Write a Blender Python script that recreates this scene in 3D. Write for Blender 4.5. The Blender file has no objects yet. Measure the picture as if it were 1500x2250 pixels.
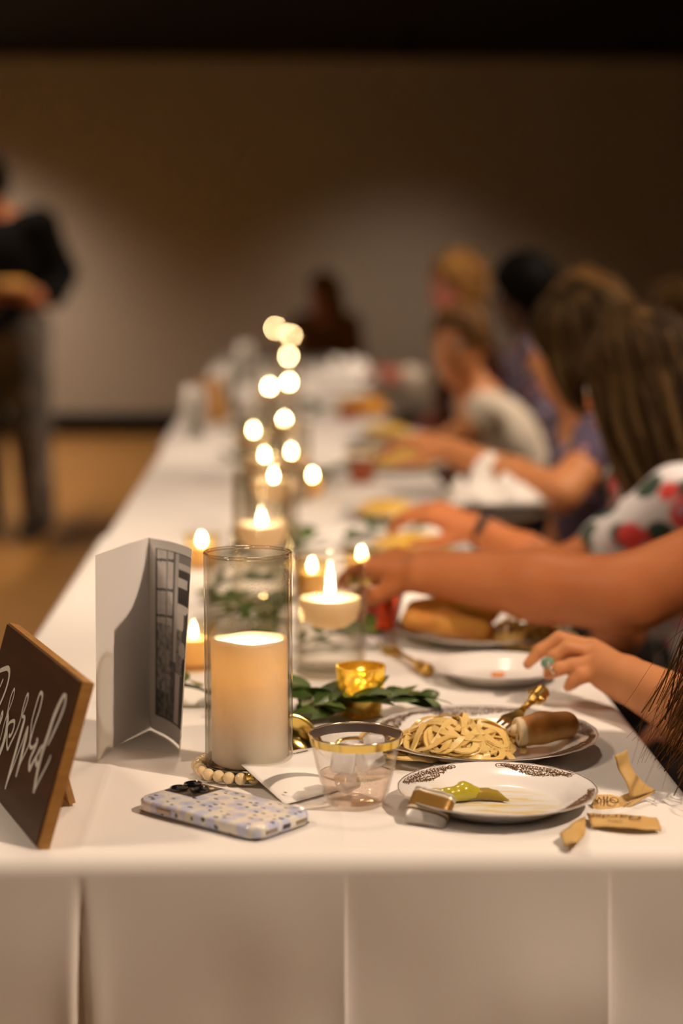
import bpy, bmesh, math, random
import numpy as np
from mathutils import Vector, Matrix, noise as mnoise

random.seed(7)
SC = bpy.context.scene
COL = SC.collection

# ------------------------------------------------------------------ camera
F_PX = 4100.0
PITCH, YAW = math.radians(7.19), math.radians(2.03)
CAM = np.array([0.0, 0.0, 1.25])
cd = bpy.data.cameras.new('camera')
cd.sensor_fit = 'VERTICAL'
cd.sensor_height = 36.0
cd.lens = F_PX / 2250.0 * 36.0
cd.clip_start = 0.05
cd.clip_end = 60
cd.dof.use_dof = True
cd.dof.focus_distance = 1.865
cd.dof.aperture_fstop = 2.2
cam = bpy.data.objects.new('camera', cd)
COL.objects.link(cam)
cam.location = CAM
cam.rotation_euler = (math.pi / 2 - PITCH, 0, -YAW)
SC.camera = cam

# ------------------------------------------------------------------ world, exposure, large lights
w = bpy.data.worlds.new('world')
SC.world = w
w.use_nodes = True
w.node_tree.nodes['Background'].inputs[0].default_value = (0.02, 0.016, 0.012, 1)
w.node_tree.nodes['Background'].inputs[1].default_value = 0.5
SC.view_settings.view_transform = 'Standard'
SC.view_settings.look = 'None'
SC.view_settings.exposure = 0.0
SC.view_settings.gamma = 1.0
SC.view_settings.use_curve_mapping = False
SC.cycles.max_bounces = 8
SC.cycles.adaptive_threshold = 0.025
SC.cycles.diffuse_bounces = 3
SC.cycles.glossy_bounces = 3
SC.cycles.transmission_bounces = 6
SC.cycles.transparent_max_bounces = 32
SC.cycles.sample_clamp_indirect = 6.0
SC.cycles.use_light_tree = False

WARM = (1.0, 0.75, 0.555)
CEIL = 2.94
# (x, y, aim x, aim y, aim z, watts, cone deg, blend, radius, label)
DOWNLIGHTS = [
    (1.66, 0.80, 0.05, 1.95, 0.75, 262, 62, 0.45, 0.035, 'black ceiling spotlight aimed at the near end of the banquet table'),
    (1.75, 3.0, 0.05, 3.9, 0.75, 205, 62, 0.6, 0.05, 'black ceiling spotlight aimed at the second table from the front'),
    (1.75, 5.4, 0.05, 6.2, 0.75, 205, 62, 0.6, 0.05, 'black ceiling spotlight aimed at the middle of the long table'),
    (1.75, 8.2, 0.05, 9.2, 0.75, 235, 66, 0.6, 0.05, 'black ceiling spotlight aimed at the far end of the long table'),
    (-2.75, 13.55, -2.7, 14.1, 0.4, 225, 116, 1.0, 0.25, 'black ceiling spotlight washing the left part of the far wall'),
    (0.95, 13.35, 1.0, 13.8, 0.3, 72, 108, 1.0, 0.25, 'black ceiling spotlight washing the wall behind the far table end'),
    (-2.6, 6.3, -2.4, 6.6, 0.0, 160, 80, 0.7, 0.08, 'black ceiling spotlight over the open floor beside the table'),
    (-2.2, 11.3, -2.0, 11.6, 0.0, 240, 90, 0.7, 0.08, 'black ceiling spotlight over the floor in front of the far wall'),
    (-1.5, 1.5, -0.3, 1.9, 0.75, 78, 125, 0.9, 0.16, 'added fill spotlight left of the near table end'),  # wide soft lamps from here down are unseen, added as ambient fill
    (0.15, 2.9, 0.1, 2.7, 0.75, 46, 125, 0.9, 0.16, 'added fill spotlight right above the near table'),
    (-1.5, 4.8, -0.3, 4.9, 0.75, 75, 125, 0.9, 0.16, 'added fill spotlight left of the second table'),
    (-1.5, 8.6, -0.2, 8.6, 0.75, 105, 140, 0.9, 0.16, 'added fill spotlight left of the fourth table'),
    (3.1, 6.3, 1.0, 6.0, 0.8, 70, 120, 0.9, 0.16, 'added fill spotlight behind the seated guests'),
    (-0.9, -1.2, 0.0, 1.2, 0.4, 14, 95, 0.8, 0.10, 'added fill spotlight behind the viewer facing the table front'),  # unseen lamp added to fill the shaded front drape
]

# ------------------------------------------------------------------ pixel helpers (1500 x 2250 frame)
_fw = np.array([math.sin(YAW) * math.cos(PITCH), math.cos(YAW) * math.cos(PITCH), -math.sin(PITCH)])
_rt = np.array([math.cos(YAW), -math.sin(YAW), 0.0])
_up = np.cross(_rt, _fw)
TZ = 0.75


def ray(px, py):
    return _fw + _rt * (px - 750) / F_PX + _up * (1125 - py) / F_PX


def U(px, py, z=TZ):
    r = ray(px, py)
    return CAM + r * ((z - CAM[2]) / r[2])


def UD(px, py, Y):
    r = ray(px, py)
    return CAM + r * (Y / r[1])


def UP(px, py, p0, n):
    r = ray(px, py)
    return CAM + r * (np.dot(np.asarray(p0) - CAM, n) / np.dot(r, n))


def vec(*a):
    return np.array(a, dtype=float)


def unit(v):
    v = np.asarray(v, dtype=float)
    return v / np.linalg.norm(v)


# ------------------------------------------------------------------ materials
MATS = {}


def M(name, col=(0.8, 0.8, 0.8), rough=0.5, metal=0.0, spec=0.5, noise=None, bump=None, sss=0.0,
      sss_r=(1, 0.5, 0.3), sss_s=0.01, attr=None, emit=None, estr=0.0, coat=0.0, sheen=0.0, trans=0.0, ior=1.45):
    """procedural principled material; noise=(scale, second colour, stretch), bump=(scale, strength)"""
    if name in MATS:
        return MATS[name]
    m = bpy.data.materials.new(name)
    m.use_nodes = True
    nt = m.node_tree
    b = nt.nodes['Principled BSDF']
    b.inputs['Base Color'].default_value = (*col, 1)
    b.inputs['Roughness'].default_value = rough
    b.inputs['Metallic'].default_value = metal
    b.inputs['Specular IOR Level'].default_value = spec
    b.inputs['IOR'].default_value = ior
    if coat:
        b.inputs['Coat Weight'].default_value = coat
        b.inputs['Coat Roughness'].default_value = 0.08
    if sheen:
        b.inputs['Sheen Weight'].default_value = sheen
    if trans:
        b.inputs['Transmission Weight'].default_value = trans
    if sss:
        b.inputs['Subsurface Weight'].default_value = sss
        b.inputs['Subsurface Radius'].default_value = sss_r
        b.inputs['Subsurface Scale'].default_value = sss_s
    if emit:
        b.inputs['Emission Color'].default_value = (*emit, 1)
        b.inputs['Emission Strength'].default_value = estr
        m.cycles.emission_sampling = 'NONE'
    tc = None
    src = None
    if attr:
        a = nt.nodes.new('ShaderNodeAttribute')
        a.attribute_name = attr
        src = a.outputs['Color']
    if noise:
        tc = nt.nodes.new('ShaderNodeTexCoord')
        mp = nt.nodes.new('ShaderNodeMapping')
        mp.inputs['Scale'].default_value = noise[2] if len(noise) > 2 else (1, 1, 1)
        nt.links.new(tc.outputs['Object'], mp.inputs['Vector'])
        n = nt.nodes.new('ShaderNodeTexNoise')
        n.inputs['Scale'].default_value = noise[0]
        n.inputs['Detail'].default_value = 4
        nt.links.new(mp.outputs['Vector'], n.inputs['Vector'])
        cr = nt.nodes.new('ShaderNodeMapRange')
        cr.inputs['From Min'].default_value = 0.35
        cr.inputs['From Max'].default_value = 0.65
        nt.links.new(n.outputs['Fac'], cr.inputs['Value'])
        mx = nt.nodes.new('ShaderNodeMix')
        mx.data_type = 'RGBA'
        mx.inputs[6].default_value = (*col, 1)
        mx.inputs[7].default_value = (*noise[1], 1)
        nt.links.new(cr.outputs['Result'], mx.inputs[0])
        if src is not None:
            m2 = nt.nodes.new('ShaderNodeMix')
            m2.data_type = 'RGBA'
            m2.blend_type = 'MULTIPLY'
            m2.inputs[0].default_value = 1.0
            nt.links.new(src, m2.inputs[6])
            nt.links.new(mx.outputs[2], m2.inputs[7])
            src = m2.outputs[2]
        else:
            src = mx.outputs[2]
    if src is not None:
        nt.links.new(src, b.inputs['Base Color'])
    if bump:
        tc2 = nt.nodes.new('ShaderNodeTexCoord')
        n2 = nt.nodes.new('ShaderNodeTexNoise')
        n2.inputs['Scale'].default_value = bump[0]
        n2.inputs['Detail'].default_value = 3
        nt.links.new(tc2.outputs['Object'], n2.inputs['Vector'])
        bp = nt.nodes.new('ShaderNodeBump')
        bp.inputs['Strength'].default_value = bump[1]
        bp.inputs['Distance'].default_value = bump[2] if len(bump) > 2 else 0.002
        nt.links.new(n2.outputs['Fac'], bp.inputs['Height'])
        nt.links.new(bp.outputs['Normal'], b.inputs['Normal'])
    MATS[name] = m
    return m


def thin_glass(name, tint=(0.975, 0.975, 0.965), rough=0.02, ior=1.45, dust=0.0, edge=None, dust_z=0.0):
    """thin-walled clear glass: fresnel mix of a see-through and a mirror layer, with optional dusty specks"""
    if name in MATS:
        return MATS[name]
    m = bpy.data.materials.new(name)
    m.use_nodes = True
    nt = m.node_tree
    nt.nodes.clear()
    out = nt.nodes.new('ShaderNodeOutputMaterial')
    tr = nt.nodes.new('ShaderNodeBsdfTransparent')
    tr.inputs[0].default_value = (*tint, 1)
    gl = nt.nodes.new('ShaderNodeBsdfGlossy')
    gl.inputs['Roughness'].default_value = rough
    gl.inputs['Color'].default_value = (1, 1, 1, 1)
    fw_ = nt.nodes.new('ShaderNodeLayerWeight')
    fw_.inputs['Blend'].default_value = 0.5
    pw = nt.nodes.new('ShaderNodeMath')
    pw.operation = 'POWER'
    pw.inputs[1].default_value = 4.5
    nt.links.new(fw_.outputs['Facing'], pw.inputs[0])
    f0 = ((ior - 1) / (ior + 1)) ** 2
    fr = nt.nodes.new('ShaderNodeMath')
    fr.operation = 'MULTIPLY_ADD'
    fr.inputs[1].default_value = 0.75 - f0
    fr.inputs[2].default_value = f0
    nt.links.new(pw.outputs[0], fr.inputs[0])
    if edge:
        lw = nt.nodes.new('ShaderNodeLayerWeight')
        lw.inputs['Blend'].default_value = 0.25
        mc = nt.nodes.new('ShaderNodeMix')
        mc.data_type = 'RGBA'
        mc.inputs[6].default_value = (*tint, 1)
        mc.inputs[7].default_value = (*edge, 1)
        nt.links.new(lw.outputs['Facing'], mc.inputs[0])
        nt.links.new(mc.outputs[2], tr.inputs[0])
    mx = nt.nodes.new('ShaderNodeMixShader')
    nt.links.new(fr.outputs[0], mx.inputs[0])
    nt.links.new(tr.outputs[0], mx.inputs[1])
    nt.links.new(gl.outputs[0], mx.inputs[2])
    last = mx
    if dust:
        tc = nt.nodes.new('ShaderNodeTexCoord')
        n1 = nt.nodes.new('ShaderNodeTexNoise')
        n1.inputs['Scale'].default_value = 900
        n1.inputs['Detail'].default_value = 2
        n2 = nt.nodes.new('ShaderNodeTexNoise')
        n2.inputs['Scale'].default_value = 28
        n2.inputs['Detail'].default_value = 3
        nt.links.new(tc.outputs['Object'], n1.inputs['Vector'])
        nt.links.new(tc.outputs['Object'], n2.inputs['Vector'])
        r1 = nt.nodes.new('ShaderNodeMapRange')
        r1.inputs['From Min'].default_value = 0.56
        r1.inputs['From Max'].default_value = 0.74
        r2 = nt.nodes.new('ShaderNodeMapRange')
        r2.inputs['From Min'].default_value = 0.45
        r2.inputs['From Max'].default_value = 0.72
        nt.links.new(n1.outputs['Fac'], r1.inputs['Value'])
        nt.links.new(n2.outputs['Fac'], r2.inputs['Value'])
        mu = nt.nodes.new('ShaderNodeMath')
        mu.operation = 'MULTIPLY'
        nt.links.new(r1.outputs['Result'], mu.inputs[0])
        nt.links.new(r2.outputs['Result'], mu.inputs[1])
        mu2 = nt.nodes.new('ShaderNodeMath')
        mu2.operation = 'MULTIPLY'
        mu2.inputs[1].default_value = dust
        nt.links.new(mu.outputs[0], mu2.inputs[0])
        if dust_z:
            sp = nt.nodes.new('ShaderNodeSeparateXYZ')
            nt.links.new(tc.outputs['Object'], sp.inputs[0])
            mz = nt.nodes.new('ShaderNodeMapRange')
            mz.inputs['From Min'].default_value = dust_z
            mz.inputs['From Max'].default_value = dust_z + 0.03
            nt.links.new(sp.outputs['Z'], mz.inputs['Value'])
            m3 = nt.nodes.new('ShaderNodeMath')
            m3.operation = 'MULTIPLY'
            nt.links.new(mu2.outputs[0], m3.inputs[0])
            nt.links.new(mz.outputs['Result'], m3.inputs[1])
            mu2 = m3
        df = nt.nodes.new('ShaderNodeBsdfDiffuse')
        df.inputs[0].default_value = (0.8, 0.75, 0.62, 1)
        m2 = nt.nodes.new('ShaderNodeMixShader')
        nt.links.new(mu2.outputs[0], m2.inputs[0])
        nt.links.new(mx.outputs[0], m2.inputs[1])
        nt.links.new(df.outputs[0], m2.inputs[2])
        last = m2
    nt.links.new(last.outputs[0], out.inputs[0])
    MATS[name] = m
    return m


def wax_mat(name, col=(0.9, 0.83, 0.7), transl=0.55, solid=None):
    if name in MATS:
        return MATS[name]
    m = bpy.data.materials.new(name)
    m.use_nodes = True
    nt = m.node_tree
    nt.nodes.clear()
    out = nt.nodes.new('ShaderNodeOutputMaterial')
    d = nt.nodes.new('ShaderNodeBsdfDiffuse')
    d.inputs[0].default_value = (*col, 1)
    t = nt.nodes.new('ShaderNodeBsdfTranslucent')
    t.inputs[0].default_value = (1.0, 0.78, 0.47, 1)
    g = nt.nodes.new('ShaderNodeBsdfGlossy')
    g.inputs['Roughness'].default_value = 0.35
    mx = nt.nodes.new('ShaderNodeMixShader')
    mx.inputs[0].default_value = transl
    if solid:                     # (z of solid wax, z of thin shell): solid wax lets less light through than the thin rim
        tc = nt.nodes.new('ShaderNodeTexCoord')
        sp = nt.nodes.new('ShaderNodeSeparateXYZ')
        nt.links.new(tc.outputs['Object'], sp.inputs[0])
        mr = nt.nodes.new('ShaderNodeMapRange')
        mr.inputs['From Min'].default_value = solid[0]
        mr.inputs['From Max'].default_value = solid[1]
        mr.inputs['To Min'].default_value = 0.14
        mr.inputs['To Max'].default_value = transl
        nt.links.new(sp.outputs['Z'], mr.inputs['Value'])
        nt.links.new(mr.outputs['Result'], mx.inputs[0])
    m2 = nt.nodes.new('ShaderNodeMixShader')
    m2.inputs[0].default_value = 0.03
    nt.links.new(d.outputs[0], mx.inputs[1])
    nt.links.new(t.outputs[0], mx.inputs[2])
    nt.links.new(mx.outputs[0], m2.inputs[1])
    nt.links.new(g.outputs[0], m2.inputs[2])
    nt.links.new(m2.outputs[0], out.inputs[0])
    MATS[name] = m
    return m


def flame_mat():
    if 'flame' in MATS:
        return MATS['flame']
    m = bpy.data.materials.new('flame')
    m.use_nodes = True
    nt = m.node_tree
    nt.nodes.clear()
    out = nt.nodes.new('ShaderNodeOutputMaterial')
    e = nt.nodes.new('ShaderNodeEmission')
    e.inputs[0].default_value = (1.0, 0.70, 0.34, 1)
    e.inputs[1].default_value = 150
    nt.links.new(e.outputs[0], out.inputs[0])
    MATS['flame'] = m
    return m


# ------------------------------------------------------------------ object helpers
def props(o, label=None, cat=None, group=None, kind=None):
    if label:
        o['label'] = label
    if cat:
        o['category'] = cat
    if group:
        o['group'] = group
    if kind:
        o['kind'] = kind
    return o


def empty(name, loc=(0, 0, 0), rotz=0.0):
    o = bpy.data.objects.new(name, None)
    o.empty_display_size = 0.02
    COL.objects.link(o)
    o.location = loc
    o.rotation_euler = (0, 0, rotz)
    return o


def mesh(name, verts, faces, mat=None, parent=None, smooth=True, loc=None, colors=None, angle=None):
    me = bpy.data.meshes.new(name)
    me.from_pydata([tuple(map(float, v)) for v in verts], [], [tuple(map(int, f)) for f in faces])
    if colors is not None:
        at = me.color_attributes.new('col', 'FLOAT_COLOR', 'POINT')
        arr = np.ones((len(verts), 4), dtype=np.float32)
        arr[:, :3] = np.asarray(colors, dtype=np.float32)
        at.data.foreach_set('color', arr.ravel())
    if smooth:
        me.polygons.foreach_set('use_smooth', [True] * len(me.polygons))
    me.update()
    if smooth and angle is not None:
        me.set_sharp_from_angle(angle=math.radians(angle))
    if mat is not None:
        me.materials.append(mat)
    o = bpy.data.objects.new(name, me)
    COL.objects.link(o)
    if parent is not None:
        o.parent = parent
    if loc is not None:
        o.location = loc
    return o


def fix_normals(o):
    bm = bmesh.new()
    bm.from_mesh(o.data)
    bmesh.ops.recalc_face_normals(bm, faces=bm.faces)
    bm.to_mesh(o.data)
    bm.free()
    return o


def join(parts):
    V, Fs = [], []
    for v, f in parts:
        k = len(V)
        V.extend([tuple(p) for p in v])
        Fs.extend([tuple(i + k for i in q) for q in f])
    return V, Fs


def lathe(profile, n=48, a0=0.0, cap=True):
    """profile [(r,z)...]; points with r=0 collapse to one vertex"""
    V, Fs, rows = [], [], []
    for r, z in profile:
        if r <= 1e-9:
            rows.append([len(V)] * n)
            V.append((0, 0, z))
        else:
            rows.append(list(range(len(V), len(V) + n)))
            for i in range(n):
                a = a0 + 2 * math.pi * i / n
                V.append((r * math.cos(a), r * math.sin(a), z))
    for j in range(len(rows) - 1):
        A, B = rows[j], rows[j + 1]
        for i in range(n):
            k = (i + 1) % n
            q = [A[i], A[k], B[k], B[i]]
            q2 = []
            for x in q:
                if x not in q2:
                    q2.append(x)
            if len(q2) >= 3:
                Fs.append(tuple(q2))
    return V, Fs


def tube(pts, radii, n=8, caps=True, flat=None):
    pts = [np.asarray(p, dtype=float) for p in pts]
    if not hasattr(radii, '__len__'):
        radii = [radii] * len(pts)
    V, Fs = [], []
    prev = None
    for i, p in enumerate(pts):
        d = pts[min(i + 1, len(pts) - 1)] - pts[max(i - 1, 0)]
        d = d / (np.linalg.norm(d) + 1e-12)
        if prev is None:
            a = np.array([0, 0, 1.0]) if abs(d[2]) < 0.9 else np.array([1.0, 0, 0])
            s = np.cross(d, a)
        else:
            s = prev - d * np.dot(prev, d)
        s = s / (np.linalg.norm(s) + 1e-12)
        prev = s
        u = np.cross(s, d)
        for k in range(n):
            t = 2 * math.pi * k / n
            V.append(p + radii[i] * (math.cos(t) * s + math.sin(t) * u * (flat or 1.0)))
    for i in range(len(pts) - 1):
        for k in range(n):
            k2 = (k + 1) % n
            Fs.append((i * n + k, i * n + k2, (i + 1) * n + k2, (i + 1) * n + k))
    if caps:
        Fs.append(tuple(range(n))[::-1])
        Fs.append(tuple((len(pts) - 1) * n + k for k in range(n)))
    return V, Fs


def box(c, s, R=None):
    c = np.asarray(c, float)
    V = []
    for z in (-1, 1):
        for y in (-1, 1):
            for x in (-1, 1):
                p = np.array([x * s[0], y * s[1], z * s[2]]) * 0.5
                if R is not None:
                    p = R @ p
                V.append(c + p)
    Fs = [(0, 2, 3, 1), (4, 5, 7, 6), (0, 1, 5, 4), (2, 6, 7, 3), (0, 4, 6, 2), (1, 3, 7, 5)]
    return V, Fs


def rbox(c, s, r=0.005, seg=2, R=None):
    """bevelled box"""
    bm = bmesh.new()
    v, f = box((0, 0, 0), s)
    vs = [bm.verts.new(p) for p in v]
    for q in f:
        bm.faces.new([vs[i] for i in q])
    bmesh.ops.bevel(bm, geom=list(bm.edges) + list(bm.verts), offset=r, segments=seg, affect='EDGES', profile=0.5)
    bm.verts.index_update()
    V = [np.array(v.co) for v in bm.verts]
    Fs = [tuple(v.index for v in q.verts) for q in bm.faces]
    bm.free()
    if R is not None:
        V = [R @ p for p in V]
    return [p + np.asarray(c, float) for p in V], Fs


def rotz(a):
    c, s = math.cos(a), math.sin(a)
    return np.array([[c, -s, 0], [s, c, 0], [0, 0, 1.0]])


def rotx(a):
    c, s = math.cos(a), math.sin(a)
    return np.array([[1, 0, 0], [0, c, -s], [0, s, c]])


def roty(a):
    c, s = math.cos(a), math.sin(a)
    return np.array([[c, 0, s], [0, 1, 0], [-s, 0, c]])


def catmull(P, m=8):
    P = [np.asarray(p, float) for p in P]
    Q = [2 * P[0] - P[1]] + P + [2 * P[-1] - P[-2]]
    out = []
    for i in range(1, len(Q) - 2):
        p0, p1, p2, p3 = Q[i - 1], Q[i], Q[i + 1], Q[i + 2]
        for j in range(m):
            t = j / m
            out.append(0.5 * (2 * p1 + (p2 - p0) * t + (2 * p0 - 5 * p1 + 4 * p2 - p3) * t * t + (3 * p1 - p0 - 3 * p2 + p3) * t ** 3))
    out.append(P[-1])
    return out


def copy_tree(o, parent=None, matmap=None):
    c = o.copy()
    COL.objects.link(c)
    if parent is not None:
        c.parent = parent
    for ch in o.children:
        copy_tree(ch, c)
    return c


# ------------------------------------------------------------------ signed-distance mesher (smooth continuous bodies)
class SDF:
    def __init__(self):
        self.p = []

    def cap(self, a, b, ra, rb=None, k=0.02):
        self.p.append(('c', np.asarray(a, float), np.asarray(b, float), ra, ra if rb is None else rb, k))
        return self

    def chain(self, pts, rs, k=0.02):
        for i in range(len(pts) - 1):
            self.cap(pts[i], pts[i + 1], rs[i], rs[i + 1], k)
        return self

    def ell(self, c, r, A=None, k=0.02, sub=False):
        self.p.append(('e', np.asarray(c, float), np.asarray(r, float), np.eye(3) if A is None else np.asarray(A, float), k, sub))
        return self

    def bounds(self):
        lo, hi = np.full(3, 1e9), np.full(3, -1e9)
        for q in self.p:
            if q[0] == 'c':
                r = max(q[3], q[4]) + q[5] * 0.3
                lo = np.minimum(lo, np.minimum(q[1], q[2]) - r)
                hi = np.maximum(hi, np.maximum(q[1], q[2]) + r)
            elif not q[5]:
                e = np.sqrt(((q[3] * q[2]) ** 2).sum(1)) + q[4] * 0.3
                lo = np.minimum(lo, q[1] - e)
                hi = np.maximum(hi, q[1] + e)
        return lo, hi

    def mesh(self, h, fine=()):
        """h base spacing, fine = [(lo, hi, spacing)] slabs of finer grid"""
        lo, hi = self.bounds()
        lo = lo - 2.5 * h
        hi = hi + 2.5 * h
        axes = []
        for a in range(3):
            x = lo[a]
            xs = [x]
            while x < hi[a]:
                st = h
                for fl, fh, fs in fine:
                    if fl[a] - st <= x <= fh[a]:
                        st = min(st, fs)
                x += st
                xs.append(x)
            axes.append(np.array(xs, dtype=np.float32))
        X, Y, Z = axes
        Fd = np.ones((len(X), len(Y), len(Z)), dtype=np.float32)
        for q in self.p:
            if q[0] == 'c':
                _, a, b, ra, rb, k = q
                m = max(ra, rb) + k + 2.2 * h
                bl, bh = np.minimum(a, b) - m, np.maximum(a, b) + m
            else:
                _, c, r, A, k, sub = q
                e = np.sqrt(((A * r) ** 2).sum(1)) + k + 2.2 * h
                bl, bh = c - e, c + e
            s = []
            for ax, l, hh in zip(axes, bl, bh):
                s.append(slice(max(0, int(np.searchsorted(ax, l)) - 1), min(len(ax), int(np.searchsorted(ax, hh)) + 1)))
            gx, gy, gz = X[s[0]][:, None, None], Y[s[1]][None, :, None], Z[s[2]][None, None, :]
            if gx.size == 0 or gy.size == 0 or gz.size == 0:
                continue
            if q[0] == 'c':
                ba = b - a
                L2 = float(ba @ ba) + 1e-12
                t = np.clip(((gx - a[0]) * ba[0] + (gy - a[1]) * ba[1] + (gz - a[2]) * ba[2]) / L2, 0, 1)
                d = np.sqrt((gx - a[0] - t * ba[0]) ** 2 + (gy - a[1] - t * ba[1]) ** 2 + (gz - a[2] - t * ba[2]) ** 2) - (ra + (rb - ra) * t)
                sub = False
            else:
                dx, dy, dz = gx - c[0], gy - c[1], gz - c[2]
                k0 = 0.0
                k1 = 0.0
                for i in range(3):
                    l = dx * A[0, i] + dy * A[1, i] + dz * A[2, i]
                    k0 = k0 + (l / r[i]) ** 2
                    k1 = k1 + (l / r[i] ** 2) ** 2
                k0 = np.sqrt(k0)
                d = k0 * (k0 - 1) / np.maximum(np.sqrt(k1), 1e-6)
                d = np.where(k0 < 0.2, -float(r.min()) * (1 - k0), d)
            f = Fd[s[0], s[1], s[2]]
            if sub:
                hq = np.clip(0.5 - 0.5 * (f + d) / k, 0, 1)
                Fd[s[0], s[1], s[2]] = f * (1 - hq) - d * hq + k * hq * (1 - hq)
            else:
                hq = np.clip(0.5 + 0.5 * (f - d) / k, 0, 1)
                Fd[s[0], s[1], s[2]] = f * (1 - hq) + d * hq - k * hq * (1 - hq)
        return surface_nets(Fd, X, Y, Z)


def surface_nets(Fd, X, Y, Z):
    S = Fd < 0
    nx, ny, nz = Fd.shape
    cnt = np.zeros((nx - 1, ny - 1, nz - 1), dtype=np.int8)
    for i in (0, 1):
        for j in (0, 1):
            for k in (0, 1):
                cnt += S[i:nx - 1 + i, j:ny - 1 + j, k:nz - 1 + k]
    I, J, K = np.nonzero((cnt > 0) & (cnt < 8))
    idx = -np.ones(cnt.shape, dtype=np.int64)
    idx[I, J, K] = np.arange(len(I))
    acc = np.zeros((len(I), 3))
    num = np.zeros(len(I))
    cs = [(i, j, k) for i in (0, 1) for j in (0, 1) for k in (0, 1)]
    for a in cs:
        for ax in range(3):
            if a[ax]:
                continue
            b = list(a)
            b[ax] = 1
            fa = Fd[I + a[0], J + a[1], K + a[2]]
            fb = Fd[I + b[0], J + b[1], K + b[2]]
            m = (fa < 0) != (fb < 0)
            t = np.where(m, fa / np.where(fa == fb, 1, fa - fb), 0)
            pa = np.stack([X[I + a[0]], Y[J + a[1]], Z[K + a[2]]], 1)
            pb = np.stack([X[I + b[0]], Y[J + b[1]], Z[K + b[2]]], 1)
            acc += np.where(m[:, None], pa + (pb - pa) * t[:, None], 0)
            num += m
    V = acc / np.maximum(num, 1)[:, None]
    quads = []
    for ax in range(3):
        A = [slice(None)] * 3
        B = [slice(None)] * 3
        A[ax] = slice(0, -1)
        B[ax] = slice(1, None)
        s0, s1 = S[tuple(A)], S[tuple(B)]
        o1, o2 = (ax + 1) % 3, (ax + 2) % 3
        d = np.nonzero(s0 != s1)
        d = np.stack(d, 1)
        ok = (d[:, o1] > 0) & (d[:, o2] > 0) & (d[:, o1] < Fd.shape[o1] - 1) & (d[:, o2] < Fd.shape[o2] - 1)
        d = d[ok]
        sg = s0[d[:, 0], d[:, 1], d[:, 2]]

        def at(p, q):
            e = d.copy()
            e[:, o1] -= p
            e[:, o2] -= q
            return idx[e[:, 0], e[:, 1], e[:, 2]]
        q = np.stack([at(1, 1), at(0, 1), at(0, 0), at(1, 0)], 1)
        q[~sg] = q[~sg][:, ::-1]
        quads.append(q)
    Q = np.concatenate(quads)
    Q = Q[(Q >= 0).all(1)]
    return V, Q


def smooth_mesh(V, Q, it=2, lam=0.5):
    V = V.copy()
    E = np.concatenate([Q[:, [0, 1]], Q[:, [1, 2]], Q[:, [2, 3]], Q[:, [3, 0]]])
    deg = np.bincount(E.ravel(), minlength=len(V))[:, None]
    for _ in range(it):
        acc = np.zeros_like(V)
        for c in range(3):
            acc[:, c] = np.bincount(E[:, 0], weights=V[E[:, 1], c], minlength=len(V)) + np.bincount(E[:, 1], weights=V[E[:, 0], c], minlength=len(V))
        V = V * (1 - lam) + lam * acc / np.maximum(deg, 1)
    return V


def sdf_obj(name, s, h, mat, parent=None, fine=(), sm=2, origin=None, colorfn=None):
    V, Q = s.mesh(h, fine)
    V = smooth_mesh(V, Q, sm)
    o0 = np.zeros(3)
    if origin is not None:
        o0 = np.asarray(origin, float)
    cols = colorfn(V) if colorfn else None
    me = bpy.data.meshes.new(name)
    me.from_pydata((V - o0).tolist(), [], Q.tolist())
    if cols is not None:
        at = me.color_attributes.new('col', 'FLOAT_COLOR', 'POINT')
        arr = np.ones((len(V), 4), dtype=np.float32)
        arr[:, :3] = cols
        at.data.foreach_set('color', arr.ravel())
    me.polygons.foreach_set('use_smooth', [True] * len(me.polygons))
    me.update()
    if mat is not None:
        me.materials.append(mat)
    o = bpy.data.objects.new(name, me)
    COL.objects.link(o)
    if parent is not None:
        o.parent = parent
    o.location = o0
    return o


def text_mesh(txt, size, shear=0.0, space=1.0):
    cu = bpy.data.curves.new('lettering', 'FONT')
    cu.body = txt
    cu.size = size
    cu.shear = shear
    cu.space_character = space
    cu.align_x = 'CENTER'
    cu.align_y = 'CENTER'
    cu.resolution_u = 3
    o = bpy.data.objects.new('lettering', cu)
    COL.objects.link(o)
    dg = bpy.context.evaluated_depsgraph_get()
    me = o.evaluated_get(dg).to_mesh()
    V = [np.array(v.co) for v in me.vertices]
    Fs = [tuple(p.vertices) for p in me.polygons]
    o.evaluated_get(dg).to_mesh_clear()
    bpy.data.objects.remove(o)
    bpy.data.curves.remove(cu)
    return V, Fs

# ================================================================== ROOM
m_wall = M('plaster wall', (0.60, 0.57, 0.51), 0.8, noise=(1.2, (0.56, 0.53, 0.47)), bump=(60, 0.1))
m_black = M('black paint', (0.006, 0.0055, 0.005), 0.7, spec=0.1)
m_floor = M('hall floor', (0.48, 0.25, 0.065), 0.42, noise=(2.5, (0.42, 0.21, 0.05), (1, 8, 1)))
RX0, RX1, RY0, RY1 = -5.5, 4.5, -3.2, 14.9


def slab(name, x0, x1, y0, y1, z0, z1, mat, kind='structure'):
    v, f = box(((x0 + x1) / 2, (y0 + y1) / 2, (z0 + z1) / 2), (x1 - x0, y1 - y0, z1 - z0))
    return props(mesh(name, v, f, mat, smooth=False), kind=kind)


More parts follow.
